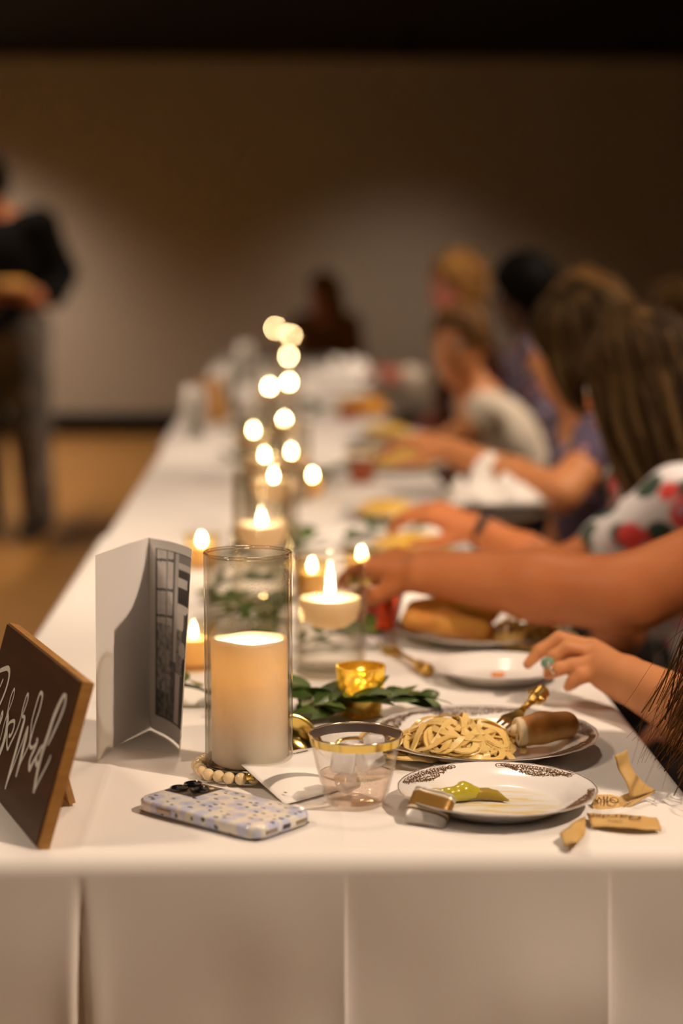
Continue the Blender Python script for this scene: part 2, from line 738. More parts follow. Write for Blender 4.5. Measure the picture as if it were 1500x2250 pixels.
slab('floor', RX0, RX1, RY0, RY1, -0.1, 0.0, m_floor)
slab('ceiling', RX0, RX1, RY0, RY1, CEIL, CEIL + 0.1, m_black)
slab('wall_back', RX0, RX1, RY1, RY1 + 0.12, 0, CEIL, m_wall)
slab('wall_left', RX0 - 0.12, RX0, RY0, RY1, 0, CEIL, m_wall)
slab('wall_right', RX1, RX1 + 0.12, RY0, RY1, 0, CEIL, m_wall)
slab('wall_front', RX0, RX1, RY0 - 0.12, RY0, 0, CEIL, m_wall)
slab('baseboard_back', RX0 + 0.03, RX1 - 0.03, RY1 - 0.025, RY1, 0.0, 0.17, m_black)
slab('baseboard_left', RX0, RX0 + 0.025, RY0, RY1 - 0.03, 0.0, 0.17, m_black)
slab('baseboard_right', RX1 - 0.025, RX1, RY0, RY1 - 0.03, 0.0, 0.17, m_black)

m_lens = M('spot lens', (1, 0.9, 0.7), 0.3, emit=(1, 0.75, 0.5), estr=6)
for i, (x, y, ax, ay, az, P, cone, bl, rad, lab) in enumerate(DOWNLIGHTS):
    t = empty('ceiling_spotlight', (x, y, CEIL))
    props(t, lab, 'spotlight', 'ceiling spotlights')
    d = unit((ax - x, ay - y, az - CEIL))
    v, f = lathe([(0, 0), (0.05, 0), (0.05, -0.012), (0.014, -0.016), (0.014, -0.05), (0, -0.05)], 24)
    mesh('mount', v, f, m_black, t, angle=40)
    rot = Vector((0, 0, -1)).rotation_difference(Vector(d)).to_matrix()
    v, f = lathe([(0.0, 0.02), (0.032, 0.02), (0.042, 0.0), (0.047, -0.09), (0.043, -0.09), (0.038, -0.055), (0.0, -0.055)], 28)
    h = mesh('lamp_head', v, f, m_black, t, angle=40)
    h.matrix_local = Matrix.Translation((0, 0, -0.065)) @ rot.to_4x4()
    v, f = lathe([(0, -0.06), (0.037, -0.06)], 24)
    mesh('lens', v, f, m_lens, h)
    ld = bpy.data.lights.new('spot_beam', 'SPOT')
    ld.energy = P
    ld.color = WARM
    ld.spot_size = math.radians(cone)
    ld.spot_blend = bl
    ld.shadow_soft_size = rad
    lo = bpy.data.objects.new('spot_beam', ld)
    COL.objects.link(lo)
    lo.parent = t
    lo.matrix_local = Matrix.Translation(Vector((0, 0, -0.065)) + Vector(d) * 0.11) @ Vector((0, 0, -1)).rotation_difference(Vector(d)).to_matrix().to_4x4()

# ================================================================== TABLES AND CLOTHS
m_cloth = M('white polyester cloth', (0.86, 0.83, 0.79), 0.75, sheen=0.15, bump=(420, 0.06, 0.0006))
m_ply = M('plywood', (0.45, 0.30, 0.17), 0.6, noise=(6, (0.38, 0.24, 0.13), (1, 10, 1)))
m_steel = M('grey steel', (0.12, 0.12, 0.13), 0.4, metal=0.8)
TXL, TXR = -0.345, 0.405
TY0 = 1.578
TLEN = 2.06
NT = 5
CREASE_X = (-0.172, 0.0605, 0.2925)
CREASE_Y = (1.93, 2.28, 2.63)


def make_table(y0, y1, lab):
    t = empty('banquet_table', ((TXL + TXR) / 2, (y0 + y1) / 2, 0))
    props(t, lab, 'table', 'banquet tables in a row')
    hx, hy = (TXR - TXL) / 2 - 0.012, (y1 - y0) / 2 - 0.012
    v, f = rbox((0, 0, TZ - 0.022), (2 * hx, 2 * hy, 0.03), 0.006)
    mesh('tabletop', v, f, m_ply, t, angle=40)
    for sy in (-1, 1):
        for sx in (-1, 1):
            v, f = tube([(sx * (hx - 0.07), sy * (hy - 0.2), 0.0), (sx * (hx - 0.07), sy * (hy - 0.2), TZ - 0.035)], 0.014, 10)
            mesh('leg', v, f, m_steel, t)
        v, f = tube([(-(hx - 0.07), sy * (hy - 0.2), 0.3), ((hx - 0.07), sy * (hy - 0.2), 0.3)], 0.01, 8)
        mesh('crossbar', v, f, m_steel, t)
    return t


def cloth_mesh(y0, y1, fine, drop_f, drop_b, drop_s, seed, xoff=0.0, drop_l=0.62):
    xl, xr = TXL + xoff, TXR + xoff
    r = 0.017
    W2, L2 = (xr - xl) / 2 - r, (y1 - y0) / 2 - r
    cx, cy = (xl + xr) / 2, (y0 + y1) / 2

    def lines(half, drops, creases, base, dense):
        s = set(np.round(np.arange(-half, half, base), 4).tolist())
        s |= {-half, half}
        for sgn, dr in ((-1, drops[0]), (1, drops[1])):
            for q in np.linspace(0, r * math.pi / 2, 6):
                s.add(sgn * (half + q))
            for q in np.arange(0.03, dr, base if fine else 0.08):
                s.add(sgn * (half + q))
            s.add(sgn * (half + dr))
        if dense:
            for c in creases:
                for q in (-.03, -.02, -.014, -.01, -.0075, -.0055, -.004, -.003, -.0015, 0, .0015, .003, .004, .0055, .0075, .01, .014, .02, .03):
                    s.add(c + q)
        s = sorted(s)
        out = [s[0]]
        for q in s[1:]:
            if q - out[-1] > 0.0008:
                out.append(q)
        return np.array(out)
    A = lines(W2, (drop_l, drop_s), [c - cx for c in CREASE_X], 0.018 if fine else 0.06, fine)
    B = lines(L2, (drop_f, drop_b), [c - cy for c in CREASE_Y], 0.02 if fine else 0.08, fine)
    V = []
    for b in B:
        for a in A:
            oxs = max(0.0, abs(a) - W2)
            oys = max(0.0, abs(b) - L2)
            bx, by = max(-W2, min(W2, a)), max(-L2, min(L2, b))
            l = max(oxs, oys)
            X, Yc, Zc = cx + a, cy + b, 0.0
            wx, wy = cx + bx, cy + by
            if l <= 0:
                z = 0.0
                n = (0, 0, 1)
                hgt = 0.0
                for i, c in enumerate(CREASE_X):
                    d = wx - c
                    hgt += (0.0016 if i == 0 else 0.0008) * math.exp(-abs(d) / 0.006) + 0.0008 * math.exp(-(d / 0.04) ** 2)
                for c in CREASE_Y:
                    hgt += 0.0010 * math.exp(-abs(wy - c) / 0.006)
                hgt += 0.0006 * mnoise.noise(Vector((wx * 7 + seed, wy * 7, 3.1)))
                V.append((wx, wy, TZ + min(hgt, 0.0018) - 0.0008))
                continue
            dx, dy = (oxs / l) * (1 if a > 0 else -1), (oys / l) * (1 if b > 0 else -1)
            nn = math.hypot(dx, dy)
            dx, dy = dx / nn, dy / nn
            if l < r * math.pi / 2:
                th = l / r
                out, z = r * math.sin(th), -r * (1 - math.cos(th))
                flare = 0.0
            else:
                q = l - r * math.pi / 2
                out, z = r, -r - q
                flare = 0.02 * min(1, q / 0.6)
                out += flare
                # drape waves and folds
                tpar = (wx if oys > oxs else wy)
                amp = min(1, q / 0.12)
                wv = 0.009 * mnoise.noise(Vector((tpar * 8 + seed, q * 5.0, 7.7))) + 0.005 * mnoise.noise(Vector((tpar * 17 + 5, q * 9 + seed, 1.3)))
                if oys > oxs:
                    for i, c in enumerate(CREASE_X):
                        d = wx - c
                        if i == 0:
                            wv += -0.011 * math.exp(-(d / 0.0042) ** 2) + 0.004 * math.exp(-((d - 0.012) / 0.012) ** 2) + 0.004 * math.exp(-((d + 0.01) / 0.01) ** 2)
                        else:
                            wv += 0.0035 * math.exp(-abs(d) / 0.008) + (0.003 if d < 0 else -0.003) * math.exp(-abs(d) / 0.05)
                    for c in (0.15, 0.22):
                        wv += 0.0012 * math.exp(-abs(wx - c - q * 0.05) / 0.01)
                if oxs > 0 and oys > 0:
                    wv += 0.02 * min(1, q / 0.3)
                out += wv * amp
            V.append((wx + dx * out, wy + dy * out, TZ + z))
    na, nb = len(A), len(B)
    Fs = [(j * na + i, j * na + i + 1, (j + 1) * na + i + 1, (j + 1) * na + i) for j in range(nb - 1) for i in range(na - 1)]
    return V, Fs


TLABS = [('folding banquet table under the nearest white cloth', 'nearest white tablecloth, hanging to the floor with pressed fold lines'),
         ('folding banquet table under the second white cloth', 'white tablecloth on the second table from the front'),
         ('folding banquet table under the third white cloth', 'white tablecloth on the middle table of the row'),
         ('folding banquet table under the fourth white cloth', 'white tablecloth on the fourth table of the row'),
         ('folding banquet table at the far end under white cloth', 'white tablecloth on the last table before the far wall')]
ty = TY0
for i in range(NT):
    make_table(ty + 0.004, ty + TLEN - 0.004, TLABS[i][0])
    if i == 0:
        v, f = cloth_mesh(ty, ty + TLEN - 0.002, True, 0.70, 0.12, 0.16, 1.0)
    else:
        v, f = cloth_mesh(ty, ty + TLEN - 0.002, False, 0.12, 0.12 if i < NT - 1 else 0.6, 0.16, 3.0 + i, 0.008 * (1 if i % 2 else -1))
    o = mesh('tablecloth', v, f, m_cloth)
    props(o, TLABS[i][1], 'tablecloth', 'white tablecloths on the long table')
    ty += TLEN
TEND = ty

# ------------------------------------------------------------------ chairs under the guests
m_chair = M('dark chair vinyl', (0.03, 0.024, 0.02), 0.5)


def make_chair(x, y, rz, lab, zs=1.0):
    t = empty('banquet_chair', (x, y, 0), rz)
    t.scale = (1, 1, zs)
    props(t, lab, 'chair', 'dark banquet chairs along the table')
    if not CH:
        v, f = rbox((0, 0, 0.435), (0.42, 0.40, 0.05), 0.02, 3)
        CH['seat'] = mesh('seat', v, f, m_chair, t, angle=50).data
        v, f = rbox((0.21, 0, 0.70), (0.035, 0.36, 0.24), 0.015, 3)
        CH['back'] = mesh('backrest', v, f, m_chair, t, angle=50).data
        for n_, (sx, sy) in enumerate(((-1, -1), (-1, 1), (1, -1), (1, 1))):
            top = 0.41 if sx < 0 else 0.62
            v, f = tube([(sx * 0.19, sy * 0.17, 0.0), (sx * 0.19, sy * 0.17, 0.3), (sx * 0.2, sy * 0.17, top)], 0.011, 8)
            CH['leg%d' % n_] = mesh('leg', v, f, m_steel, t).data
    else:
        for k, d in CH.items():
            c = bpy.data.objects.new({'seat': 'seat', 'back': 'backrest'}.get(k, 'leg'), d)
            COL.objects.link(c)
            c.parent = t
    return t


CH = {}

# ================================================================== FOREGROUND OBJECTS
m_gold = M('gold foil', (0.92, 0.69, 0.20), 0.16, metal=1.0)
m_goldsat = M('gold plastic', (0.78, 0.55, 0.17), 0.24, metal=1.0)
m_paper = M('white card paper', (0.88, 0.86, 0.82), 0.65)
m_wick = M('burnt wick', (0.03, 0.02, 0.015), 0.9)
m_wickc = M('pale wick', (0.62, 0.5, 0.3), 0.9)
g_vase = thin_glass('vase glass', (0.985, 0.985, 0.975), dust=0.6, edge=(0.42, 0.38, 0.30), dust_z=0.135)
g_clear = thin_glass('clear glass', (0.985, 0.98, 0.965), edge=(0.62, 0.58, 0.48))
g_rim = thin_glass('rim glass', (0.95, 0.92, 0.88), rough=0.04, ior=1.8, edge=(0.66, 0.55, 0.44))
g_plastic = thin_glass('clear plastic', (0.975, 0.965, 0.955), rough=0.05, ior=1.4, dust=0.45)
g_water = thin_glass('water surface', (0.97, 0.97, 0.955), ior=1.33)
g_thick = M('thick glass', (0.93, 0.96, 0.92), 0.02, trans=1.0, ior=1.48)
wax_shell = wax_mat('wax shell', (0.97, 0.94, 0.87), 0.42)
wax_body = M('candle wax', (0.93, 0.88, 0.78), 0.5)
wax_float = wax_mat('floating wax', (0.92, 0.86, 0.74), 0.42)
wax_yellow = wax_mat('yellow wax', (0.95, 0.82, 0.52), 0.55)
m_flame = flame_mat()


def flame_mesh(h=0.03, r=0.0055):
    prof = [(0, 0)] + [(r * math.sin(math.pi * t_ ** 0.62) ** 0.9, h * t_) for t_ in (0.1, 0.33, 0.6, 0.82)] + [(0, h)]
    return lathe(prof, 7)


def add_flame(parent, z, h=0.03, r=0.0055, x=0.0):
    v, f = flame_mesh(h, r)
    return mesh('flame', v, f, m_flame, parent, loc=(x, 0, z))


# ---- the tall cylinder vase with the hollowed pillar candle
VB = U(547, 1697)
vx, vy = VB[0], VB[1]
VR = 0.0445
VH = UD(547, 1213, vy)[2] - TZ
t = empty('cylinder_vase', (vx, vy, TZ + 0.0006))
props(t, 'tallest clear glass cylinder vase, in sharp focus beside the patterned phone', 'vase')
v, f = lathe([(VR - 0.0012, 0.006), (VR, 0.011), (VR, VH - 0.002)], 72)
mesh('outer_wall', v, f, g_vase, t)
v, f = lathe([(VR - 0.0032, 0.012), (VR - 0.003, VH - 0.002)], 72)
mesh('inner_wall', v, f, g_clear, t)
v, f = lathe([(0, 0.0), (VR - 0.006, 0.0), (VR - 0.0012, 0.003), (VR - 0.0006, 0.008), (VR - 0.004, 0.011), (0, 0.010)], 72)
mesh('glass_base', v, f, g_thick, t)
V, Fs = [], []
n1, n2 = 72, 10
for i in range(n1):
    a = 2 * math.pi * i / n1
    for j in range(n2):
        b = 2 * math.pi * j / n2
        rr = VR - 0.0015 + 0.0019 * math.cos(b)
        V.append((rr * math.cos(a), rr * math.sin(a), VH - 0.0015 + 0.0019 * math.sin(b)))
        Fs.append((i * n2 + j, ((i + 1) % n1) * n2 + j, ((i + 1) % n1) * n2 + (j + 1) % n2, i * n2 + (j + 1) % n2))
mesh('rim', V, Fs, g_rim, t)

CH_ = UD(547, 1400, vy)[2] - TZ - 0.012    # candle height
PR = 0.0385
t = empty('pillar_candle', (vx + 0.001, vy, TZ + 0.0118))
props(t, 'cream pillar candle burnt hollow inside the tallest clear vase', 'candle')
WELL = CH_ - 0.048
n1 = 72
prof = [(0, 0), (PR - 0.003, 0), (PR, 0.003), (PR, 0.02), (PR, WELL * 0.6), (PR, WELL), (PR, WELL + .01), (PR, WELL + .03), (PR, CH_ - 0.004), (PR - 0.0006, CH_ - 0.001), (PR - 0.0022, CH_), (PR - 0.004, CH_ - 0.0012),
        (PR - 0.005, CH_ - 0.006), (PR - 0.006, WELL + 0.012), (PR - 0.009, WELL + 0.003), (PR - 0.012, WELL - 0.001)]
v, f = lathe(prof, n1)
v = [(p[0], p[1], p[2] + (0.0010 * math.sin(2 * math.atan2(p[1], p[0]) + 0.6) + 0.0005 * math.sin(5 * math.atan2(p[1], p[0]))) * max(0, (p[2] - WELL) / 0.05)) for p in v]
mesh('wax_wall', v, f, wax_mat('pillar wax', (0.97, 0.94, 0.87), 0.46, (WELL - 0.055, WELL + 0.004)), t)
v, f = lathe([(PR - 0.012, WELL - 0.001), (0.012, WELL - 0.003), (0, WELL - 0.003)], 48)
mesh('wax_pool', v, f, wax_mat('molten wax', (0.95, 0.9, 0.8), 0.8), t)
v, f = lathe([(0, 0.001), (PR - 0.003, 0.001), (PR - 0.004, WELL * 0.25), (PR - 0.013, WELL - 0.045), (PR - 0.024, WELL - 0.030), (0, WELL - 0.026)], 48)
mesh('wax_bounce_core', v, f, wax_body, t)  # hidden core added to reflect light back through the wax wall
v, f = tube([(0, 0, WELL - 0.006), (0.001, 0, WELL + 0.004), (0.003, 0.001, WELL + 0.009)], 0.0011, 6)
mesh('wick', v, f, m_wick, t)
add_flame(t, WELL + 0.002, 0.034, 0.0088)

# ---- pearl garland round the vase base
t = empty('pearl_garland', (vx, vy, TZ))
props(t, 'string of cream pearls looped around the base of the tallest vase', 'pearls')
m_pearl = M('pearl', (0.80, 0.63, 0.36), 0.14, coat=1.0)
pr_ = 0.0062
v, f = lathe([(pr_ * math.sin(math.pi * i / 10), -pr_ * math.cos(math.pi * i / 10)) for i in range(11)], 16)
v = [(p[0] if abs(p[0]) > 1e-9 else 0, p[1], p[2]) for p in v]
PM = None
random.seed(3)
npl = 26
rp = VR + 0.0072
for i in range(npl):
    a = math.radians(165) + 2 * math.pi * i / npl
    rad = rp + 0.0012 * math.sin(i * 2.1)
    loc = (rad * math.cos(a), rad * math.sin(a), pr_ + 0.0012)
    if PM is None:
        o = mesh('pearl', v, f, m_pearl, t, loc=loc)
        PM = o.data
    else:
        o = bpy.data.objects.new('pearl', PM)
        COL.objects.link(o)
        o.parent = t
        o.location = loc
a = math.radians(-88)
v, f = tube([(rp * math.cos(a - 0.07), rp * math.sin(a - 0.07) - 0.005, 0.011), (rp * math.cos(a + 0.1), rp * math.sin(a + 0.1) - 0.005, 0.011)], 0.0042, 12)
mesh('clasp', v, f, m_gold, t)

# ---- reserved sign
B0 = U(78, 1868)
SW, SHT, SAZ, SLN = 0.3026, 0.1524, 0.3522, 0.2877
se = vec(-math.sin(SAZ), math.cos(SAZ), 0)          # towards the far left end
sn = vec(-math.cos(SAZ), -math.sin(SAZ), 0)
su = math.cos(SLN) * vec(0, 0, 1) - math.sin(SLN) * sn   # up the board
snn = np.cross(su, se)                                # board normal
if np.dot(snn, sn) < 0:
    snn = -snn
B0 = B0 + vec(0, 0.0, 0.002)
TH = 0.013
t = empty('reserved_sign', tuple(B0))
props(t, 'dark wooden tabletop sign with white script lettering on an easel leg', 'sign')
m_sign = M('dark stained board', (0.075, 0.036, 0.019), 0.5, noise=(14, (0.105, 0.052, 0.028), (1, 1, 5)))
m_oak = M('oak edge', (0.42, 0.215, 0.055), 0.5, noise=(30, (0.34, 0.16, 0.04), (1, 1, 6)))
m_white = M('white paint', (0.92, 0.88, 0.80), 0.6)


def slab_pts(o, a, b, c):
    """box from corner o with edge vectors a,b,c"""
    P = [o, o + a, o + a + b, o + b, o + c, o + a + c, o + a + b + c, o + b + c]
    return P, [(0, 3, 2, 1), (4, 5, 6, 7), (0, 1, 5, 4), (1, 2, 6, 5), (2, 3, 7, 6), (3, 0, 4, 7)]


z0 = np.zeros(3)
fr = 0.0016
v, f = slab_pts(z0 - snn * 0.002, se * SW, su * SHT, -snn * (TH - 0.002))
fix_normals(mesh('wood_core', v, f, m_oak, t, smooth=False))
v, f = slab_pts(z0 + se * fr + su * fr - snn * 0.0025, se * (SW - 2 * fr), su * (SHT - 2 * fr), snn * 0.0025)
fix_normals(mesh('sign_face', v, f, m_sign, t, smooth=False))
# easel leg
lt = se * (SW * 0.42) + su * (SHT * 0.62) - snn * TH
foot = U(160, 1771) - B0
foot[2] = 0.0
foot2 = foot + se * 0.05
lt1 = se * 0.075 + su * (SHT * 0.55) - snn * (TH + 0.001)
fd = unit(foot - lt1)
sd = se
ln = unit(np.cross(fd, sd))
V, Fs = slab_pts(lt1 - ln * 0.003, foot - lt1, sd * 0.045, ln * 0.006)
fix_normals(mesh('easel_leg', V, Fs, m_oak, t, smooth=False))
# lettering
Z = 5.357
LET = [
    ([(-150, 1500), (-110, 1150), (-60, 850), (-25, 700), (-10, 690)], 17),
    ([(-170, 800), (-100, 680), (0, 610), (60, 585), (92, 580), (110, 620), (102, 710), (66, 840), (0, 1000), (-60, 1080), (-95, 1120)], 15),
    ([(0, 800), (22, 745), (40, 708)], 10),
    ([(-95, 1120), (-50, 1250), (-40, 1420), (-20, 1500)], 14),
    ([(-30, 1320), (0, 1215), (14, 1130), (28, 1098), (30, 1140), (12, 1200), (-8, 1250)], 11),
    ([(-20, 1500), (20, 1350), (50, 1230), (85, 1110), (105, 1010), (132, 900), (163, 828), (171, 850), (150, 950), (110, 1060), (88, 1125)], 8),
    ([(88, 1115), (88, 1200), (72, 1320), (40, 1460), (0, 1570), (-20, 1620)], 24),
    ([(92, 1270), (110, 1225), (150, 1200), (171, 1215), (160, 1290), (130, 1365), (108, 1380), (112, 1345)], 11),
    ([(90, 1270), (82, 1400), (82, 1500), (94, 1532), (122, 1470), (170, 1370), (215, 1265), (245, 1170)], 10),
    ([(245, 1170), (258, 1100), (275, 1030), (308, 915), (330, 885), (328, 945), (295, 1050), (258, 1140)], 9),
    ([(258, 1150), (280, 1150), (296, 1162)], 10),
    ([(292, 1160), (282, 1210), (250, 1320), (200, 1500), (130, 1750), (60, 2000)], 20),
    ([(58, 2005), (110, 1860), (180, 1670), (250, 1480), (300, 1340), (322, 1265)], 8),
    ([(325, 1265), (310, 1370), (285, 1470), (240, 1660), (185, 1860)], 22),
    ([(185, 1862), (240, 1700), (310, 1550), (345, 1460), (365, 1320)], 8),
    ([(362, 1330), (375, 1200), (420, 1030), (466, 885), (488, 872), (498, 920), (465, 1070), (415, 1220), (372, 1370), (352, 1470), (362, 1512), (392, 1508), (430, 1450), (440, 1415)], 11),
    ([(432, 1405), (438, 1450), (405, 1535), (360, 1630), (345, 1710), (350, 1770), (382, 1700), (430, 1610), (480, 1540)], 15),
    ([(520, 1480), (470, 1530), (432, 1620), (425, 1690), (440, 1710), (475, 1640), (515, 1520)], 14),
    ([(755, 890), (705, 985), (630, 1160), (570, 1350), (505, 1545), (445, 1770), (395, 2050)], 24),
    ([(755, 890), (772, 920), (762, 1010), (705, 1170), (630, 1340), (560, 1490)], 14),
    ([(395, 2050), (440, 1940), (510, 1800), (570, 1680), (600, 1600)], 10),
]
parts = []
px_m = 1.0 / Z / 2250.0
for pts, wd in LET:
    P = []
    for (a, b) in pts:
        q = UP(a / Z, b / Z + 1360, B0 + snn * 0.0006, snn) - B0
        P.append(q)
    P = catmull(P, 5)
    V, Fs = [], []
    n = len(P)
    for i, p in enumerate(P):
        d = P[min(i + 1, n - 1)] - P[max(i - 1, 0)]
        d = d / (np.linalg.norm(d) + 1e-9)
        s = np.cross(d, snn)
        # foreshortened board: width in board units
        wv = wd * px_m * 2.2 * (0.55 + 0.45 * math.sin(math.pi * min(1, max(0, i / (n - 1)))) ** 0.5)
        V += [p - s * wv, p + s * wv]
    for i in range(n - 1):
        Fs.append((2 * i, 2 * i + 1, 2 * i + 3, 2 * i + 2))
    parts.append((V, Fs))
mesh('lettering', *join(parts), m_white, t, smooth=False)

# ---- folded programme standing open
t_sp = U(330, 1602)
t_l = U(212, 1676)
t_r = U(392, 1672)
base = vec(t_sp[0], t_sp[1], TZ + 0.001)
t = empty('wedding_programme', tuple(base))
props(t, 'white folded programme standing open with a printed black and white photo', 'programme')


def zt(px, py, Y):
    return UD(px, py, Y)[2]


PH = 0.214
lb = [t_sp, t_sp + (t_l - t_sp) * 0.33 + vec(-0.004, 0.002, 0), t_sp + (t_l - t_sp) * 0.66 + vec(-0.005, 0, 0), t_l]
ltp = [p + vec(0.001, 0.002, PH) for p in lb]
ltp[-1] = t_l + vec(0.002, 0.002, PH + 0.002)
rb = [t_sp, t_sp + (t_r - t_sp) * 0.33 + vec(0.009, 0.006, 0), t_sp + (t_r - t_sp) * 0.66 + vec(0.012, 0.004, 0), t_r]
rtp = [t_sp + vec(0.001, 0.002, PH), t_sp + (t_r - t_sp) * 0.33 + vec(0.016, 0.012, PH), t_sp + (t_r - t_sp) * 0.68 + vec(0.024, 0.014, PH), UD(421, 1214, t_r[1] + 0.004)]


def print_col(u, w_):
    """black and white photograph: u across the page from the spine, w_ up the page"""
    wht, blk, mid = 0.80, 0.035, 0.22
    if u < 0.10 or u > 0.965 or w_ < 0.085 or w_ > 0.955:
        return 0.84
    x = (u - 0.10) / 0.865
    y = (w_ - 0.085) / 0.87
    if x < 0.02 or x > 0.985 or y < 0.008 or y > 0.992:
        return blk
    nz = mnoise.noise(Vector((x * 16, y * 34, 2.2)))
    nz2 = mnoise.noise(Vector((x * 50, y * 110, 5.2)))
    c = 0.62 + 0.08 * nz
    if x < 0.30:                                   # window column with thin bars
        c = 0.66 + 0.1 * nz
        for yy in (0.93, 0.755, 0.60, 0.43, 0.22):
            if abs(y - yy - x * 0.05) < 0.008:
                c = 0.12
        if y < 0.56:
            c = 0.34 + 0.3 * nz
        if y < 0.16:
            c = 0.16 + 0.15 * nz
        if 0.17 < x < 0.20:
            c = 0.3
    elif x < 0.40:
        c = 0.16 if (x < 0.345) else 0.55
        if y < 0.36:
            c = 0.14 + 0.1 * nz
    elif x < 0.74:
        c = 0.66 + 0.05 * nz
        if 0.945 < y or 0.90 < y < 0.91:
            c = 0.26
        if 0.86 < y < 0.905:
            c = blk
        if 0.805 < y < 0.865 and x > 0.62:
            c = blk
        if 0.71 < y < 0.805:
            c = blk
        if y < 0.66:
            c = 0.60 if x < 0.56 else 0.10
        if y < 0.56:
            c = 0.24 + 0.35 * nz if x < 0.60 else 0.06
        if y < 0.42:
            c = 0.30 + 0.3 * nz2
        if y < 0.30:
            c = 0.62 if x < 0.52 else 0.13
    else:
        c = (0.12 if nz + 0.5 * nz2 > -0.15 else 0.55)
        if y < 0.66:
            c = 0.62 + 0.1 * nz if nz2 > -0.35 else 0.2
        if y < 0.45:
            c = 0.70
        if 0.05 < y < 0.33 and 0.80 < x < 0.84:
            c = 0.10
    # figures
    if ((x - 0.74) / 0.13) ** 2 + ((y - 0.635) / 0.05) ** 2 < 1:
        c = 0.05
    if ((x - 0.62) / 0.10) ** 2 + ((y - 0.52) / 0.07) ** 2 < 1:
        c = 0.08
    if ((x - 0.56) / 0.10) ** 2 + ((y - 0.45) / 0.045) ** 2 < 1:
        c = 0.5
    if ((x - 0.62) / 0.06) ** 2 + ((y - 0.35) / 0.06) ** 2 < 1:
        c = 0.05
    return max(0.03, min(0.84, c))


def page(bot, top, nu, nv, colf=None):
    bp = catmull(bot, nu // 3)
    tp = catmull(top, nu // 3)
    V, cols = [], []
    nu_ = len(bp)
    for j in range(nv + 1):
        w_ = j / nv
        for i in range(nu_):
            V.append(bp[i] * (1 - w_) + tp[i] * w_ - base + vec(0, 0, 0.001))
            g = colf(i / (nu_ - 1), w_) if colf else 0.84
            cols.append((g * 0.98, g * 0.95, g * 0.92))
    Fs = [(j * nu_ + i, j * nu_ + i + 1, (j + 1) * nu_ + i + 1, (j + 1) * nu_ + i) for j in range(nv) for i in range(nu_ - 1)]
    return V, Fs, cols


m_print = M('printed card', (1, 1, 1), 0.5, attr='col')
V, Fs, cols = page(lb, ltp, 24, 20)
V2 = [p + vec(-0.0003, 0.0004, 0) for p in V]
mesh('blank_page', V, Fs, m_print, t, colors=cols)
V, Fs, cols = page(rb, rtp, 90, 230, print_col)
mesh('photo_page', V, Fs, m_print, t, colors=cols)

# ---- phone in a floral case
PC = vec(-0.050, 1.693, TZ + 0.0008)
PA = math.radians(-42)
t = empty('mobile_phone', tuple(PC), PA)
props(t, 'mobile phone lying face down in a blue and cream floral case', 'phone')
PL, PW, PTH = 0.158, 0.080, 0.0125
V, Fs, cols = [], [], []
rows = []
R_ = 0.017
outl = []
for (sx, sy, a0) in ((1, 1, 0), (-1, 1, 90), (-1, -1, 180), (1, -1, 270)):
    for k in range(9):
        a = math.radians(a0 + 90 * k / 8)
        outl.append((sx * (PL / 2 - R_), sy * (PW / 2 - R_), math.cos(a), math.sin(a)))


def ring(off, z):
    k = len(V)
    for (cx_, cy_, c, s) in outl:
        V.append((cx_ + (R_ - off) * c, cy_ + (R_ - off) * s, z))
    return k


n = len(outl)
prof = [(0.0025, 0.0), (0.0, 0.0025), (0.0, 0.0085), (0.0007, 0.0108), (0.0022, 0.0121), (0.004, 0.0125), (0.0165, 0.0125)]
ks = [ring(o, z) for o, z in prof]
for a, b in zip(ks[:-1], ks[1:]):
    for i in range(n):
        j = (i + 1) % n
        Fs.append((a + i, a + j, b + j, b + i))
Fs.append(tuple(ks[0] + i for i in range(n))[::-1])
Fs.append(tuple(ks[-1] + i for i in range(n)))
# floral case material: procedural pattern in object space
mc = bpy.data.materials.new('floral case')
mc.use_nodes = True
nt = mc.node_tree
b = nt.nodes['Principled BSDF']
b.inputs['Roughness'].default_value = 0.16
b.inputs['Coat Weight'].default_value = 0.5
tc = nt.nodes.new('ShaderNodeTexCoord')
mp = nt.nodes.new('ShaderNodeMapping')
mp.inputs['Scale'].default_value = (1, 1, 1)
nt.links.new(tc.outputs['Object'], mp.inputs['Vector'])


def spots(scale, thr, seed, jit=1.0, metric='EUCLIDEAN', sc=(1, 1, 1), soft=0.08):
    mm = nt.nodes.new('ShaderNodeMapping')
    mm.inputs['Location'].default_value = (seed, seed * 0.7, 0)
    mm.inputs['Scale'].default_value = sc
    nt.links.new(tc.outputs['Object'], mm.inputs['Vector'])
    ns = nt.nodes.new('ShaderNodeTexNoise')
    ns.inputs['Scale'].default_value = 190
    nt.links.new(mm.outputs['Vector'], ns.inputs['Vector'])
    ad = nt.nodes.new('ShaderNodeVectorMath')
    ad.operation = 'MULTIPLY_ADD'
    ad.inputs[1].default_value = (0.004, 0.004, 0.0)
    nt.links.new(ns.outputs['Color'], ad.inputs[0])
    nt.links.new(mm.outputs['Vector'], ad.inputs[2])
    vo = nt.nodes.new('ShaderNodeTexVoronoi')
    vo.inputs['Scale'].default_value = scale
    vo.inputs['Randomness'].default_value = jit
    nt.links.new(ad.outputs[0], vo.inputs['Vector'])
    r = nt.nodes.new('ShaderNodeMapRange')
    r.inputs['From Min'].default_value = thr + soft
    r.inputs['From Max'].default_value = thr - soft
    nt.links.new(vo.outputs['Distance'], r.inputs['Value'])
    return r.outputs['Result']


def mixc(a, colr, fac):
    mx = nt.nodes.new('ShaderNodeMix')
    mx.data_type = 'RGBA'
    if isinstance(a, tuple):
        mx.inputs[6].default_value = a
    else:
        nt.links.new(a, mx.inputs[6])
    mx.inputs[7].default_value = colr
    nt.links.new(fac, mx.inputs[0])
    return mx.outputs[2]


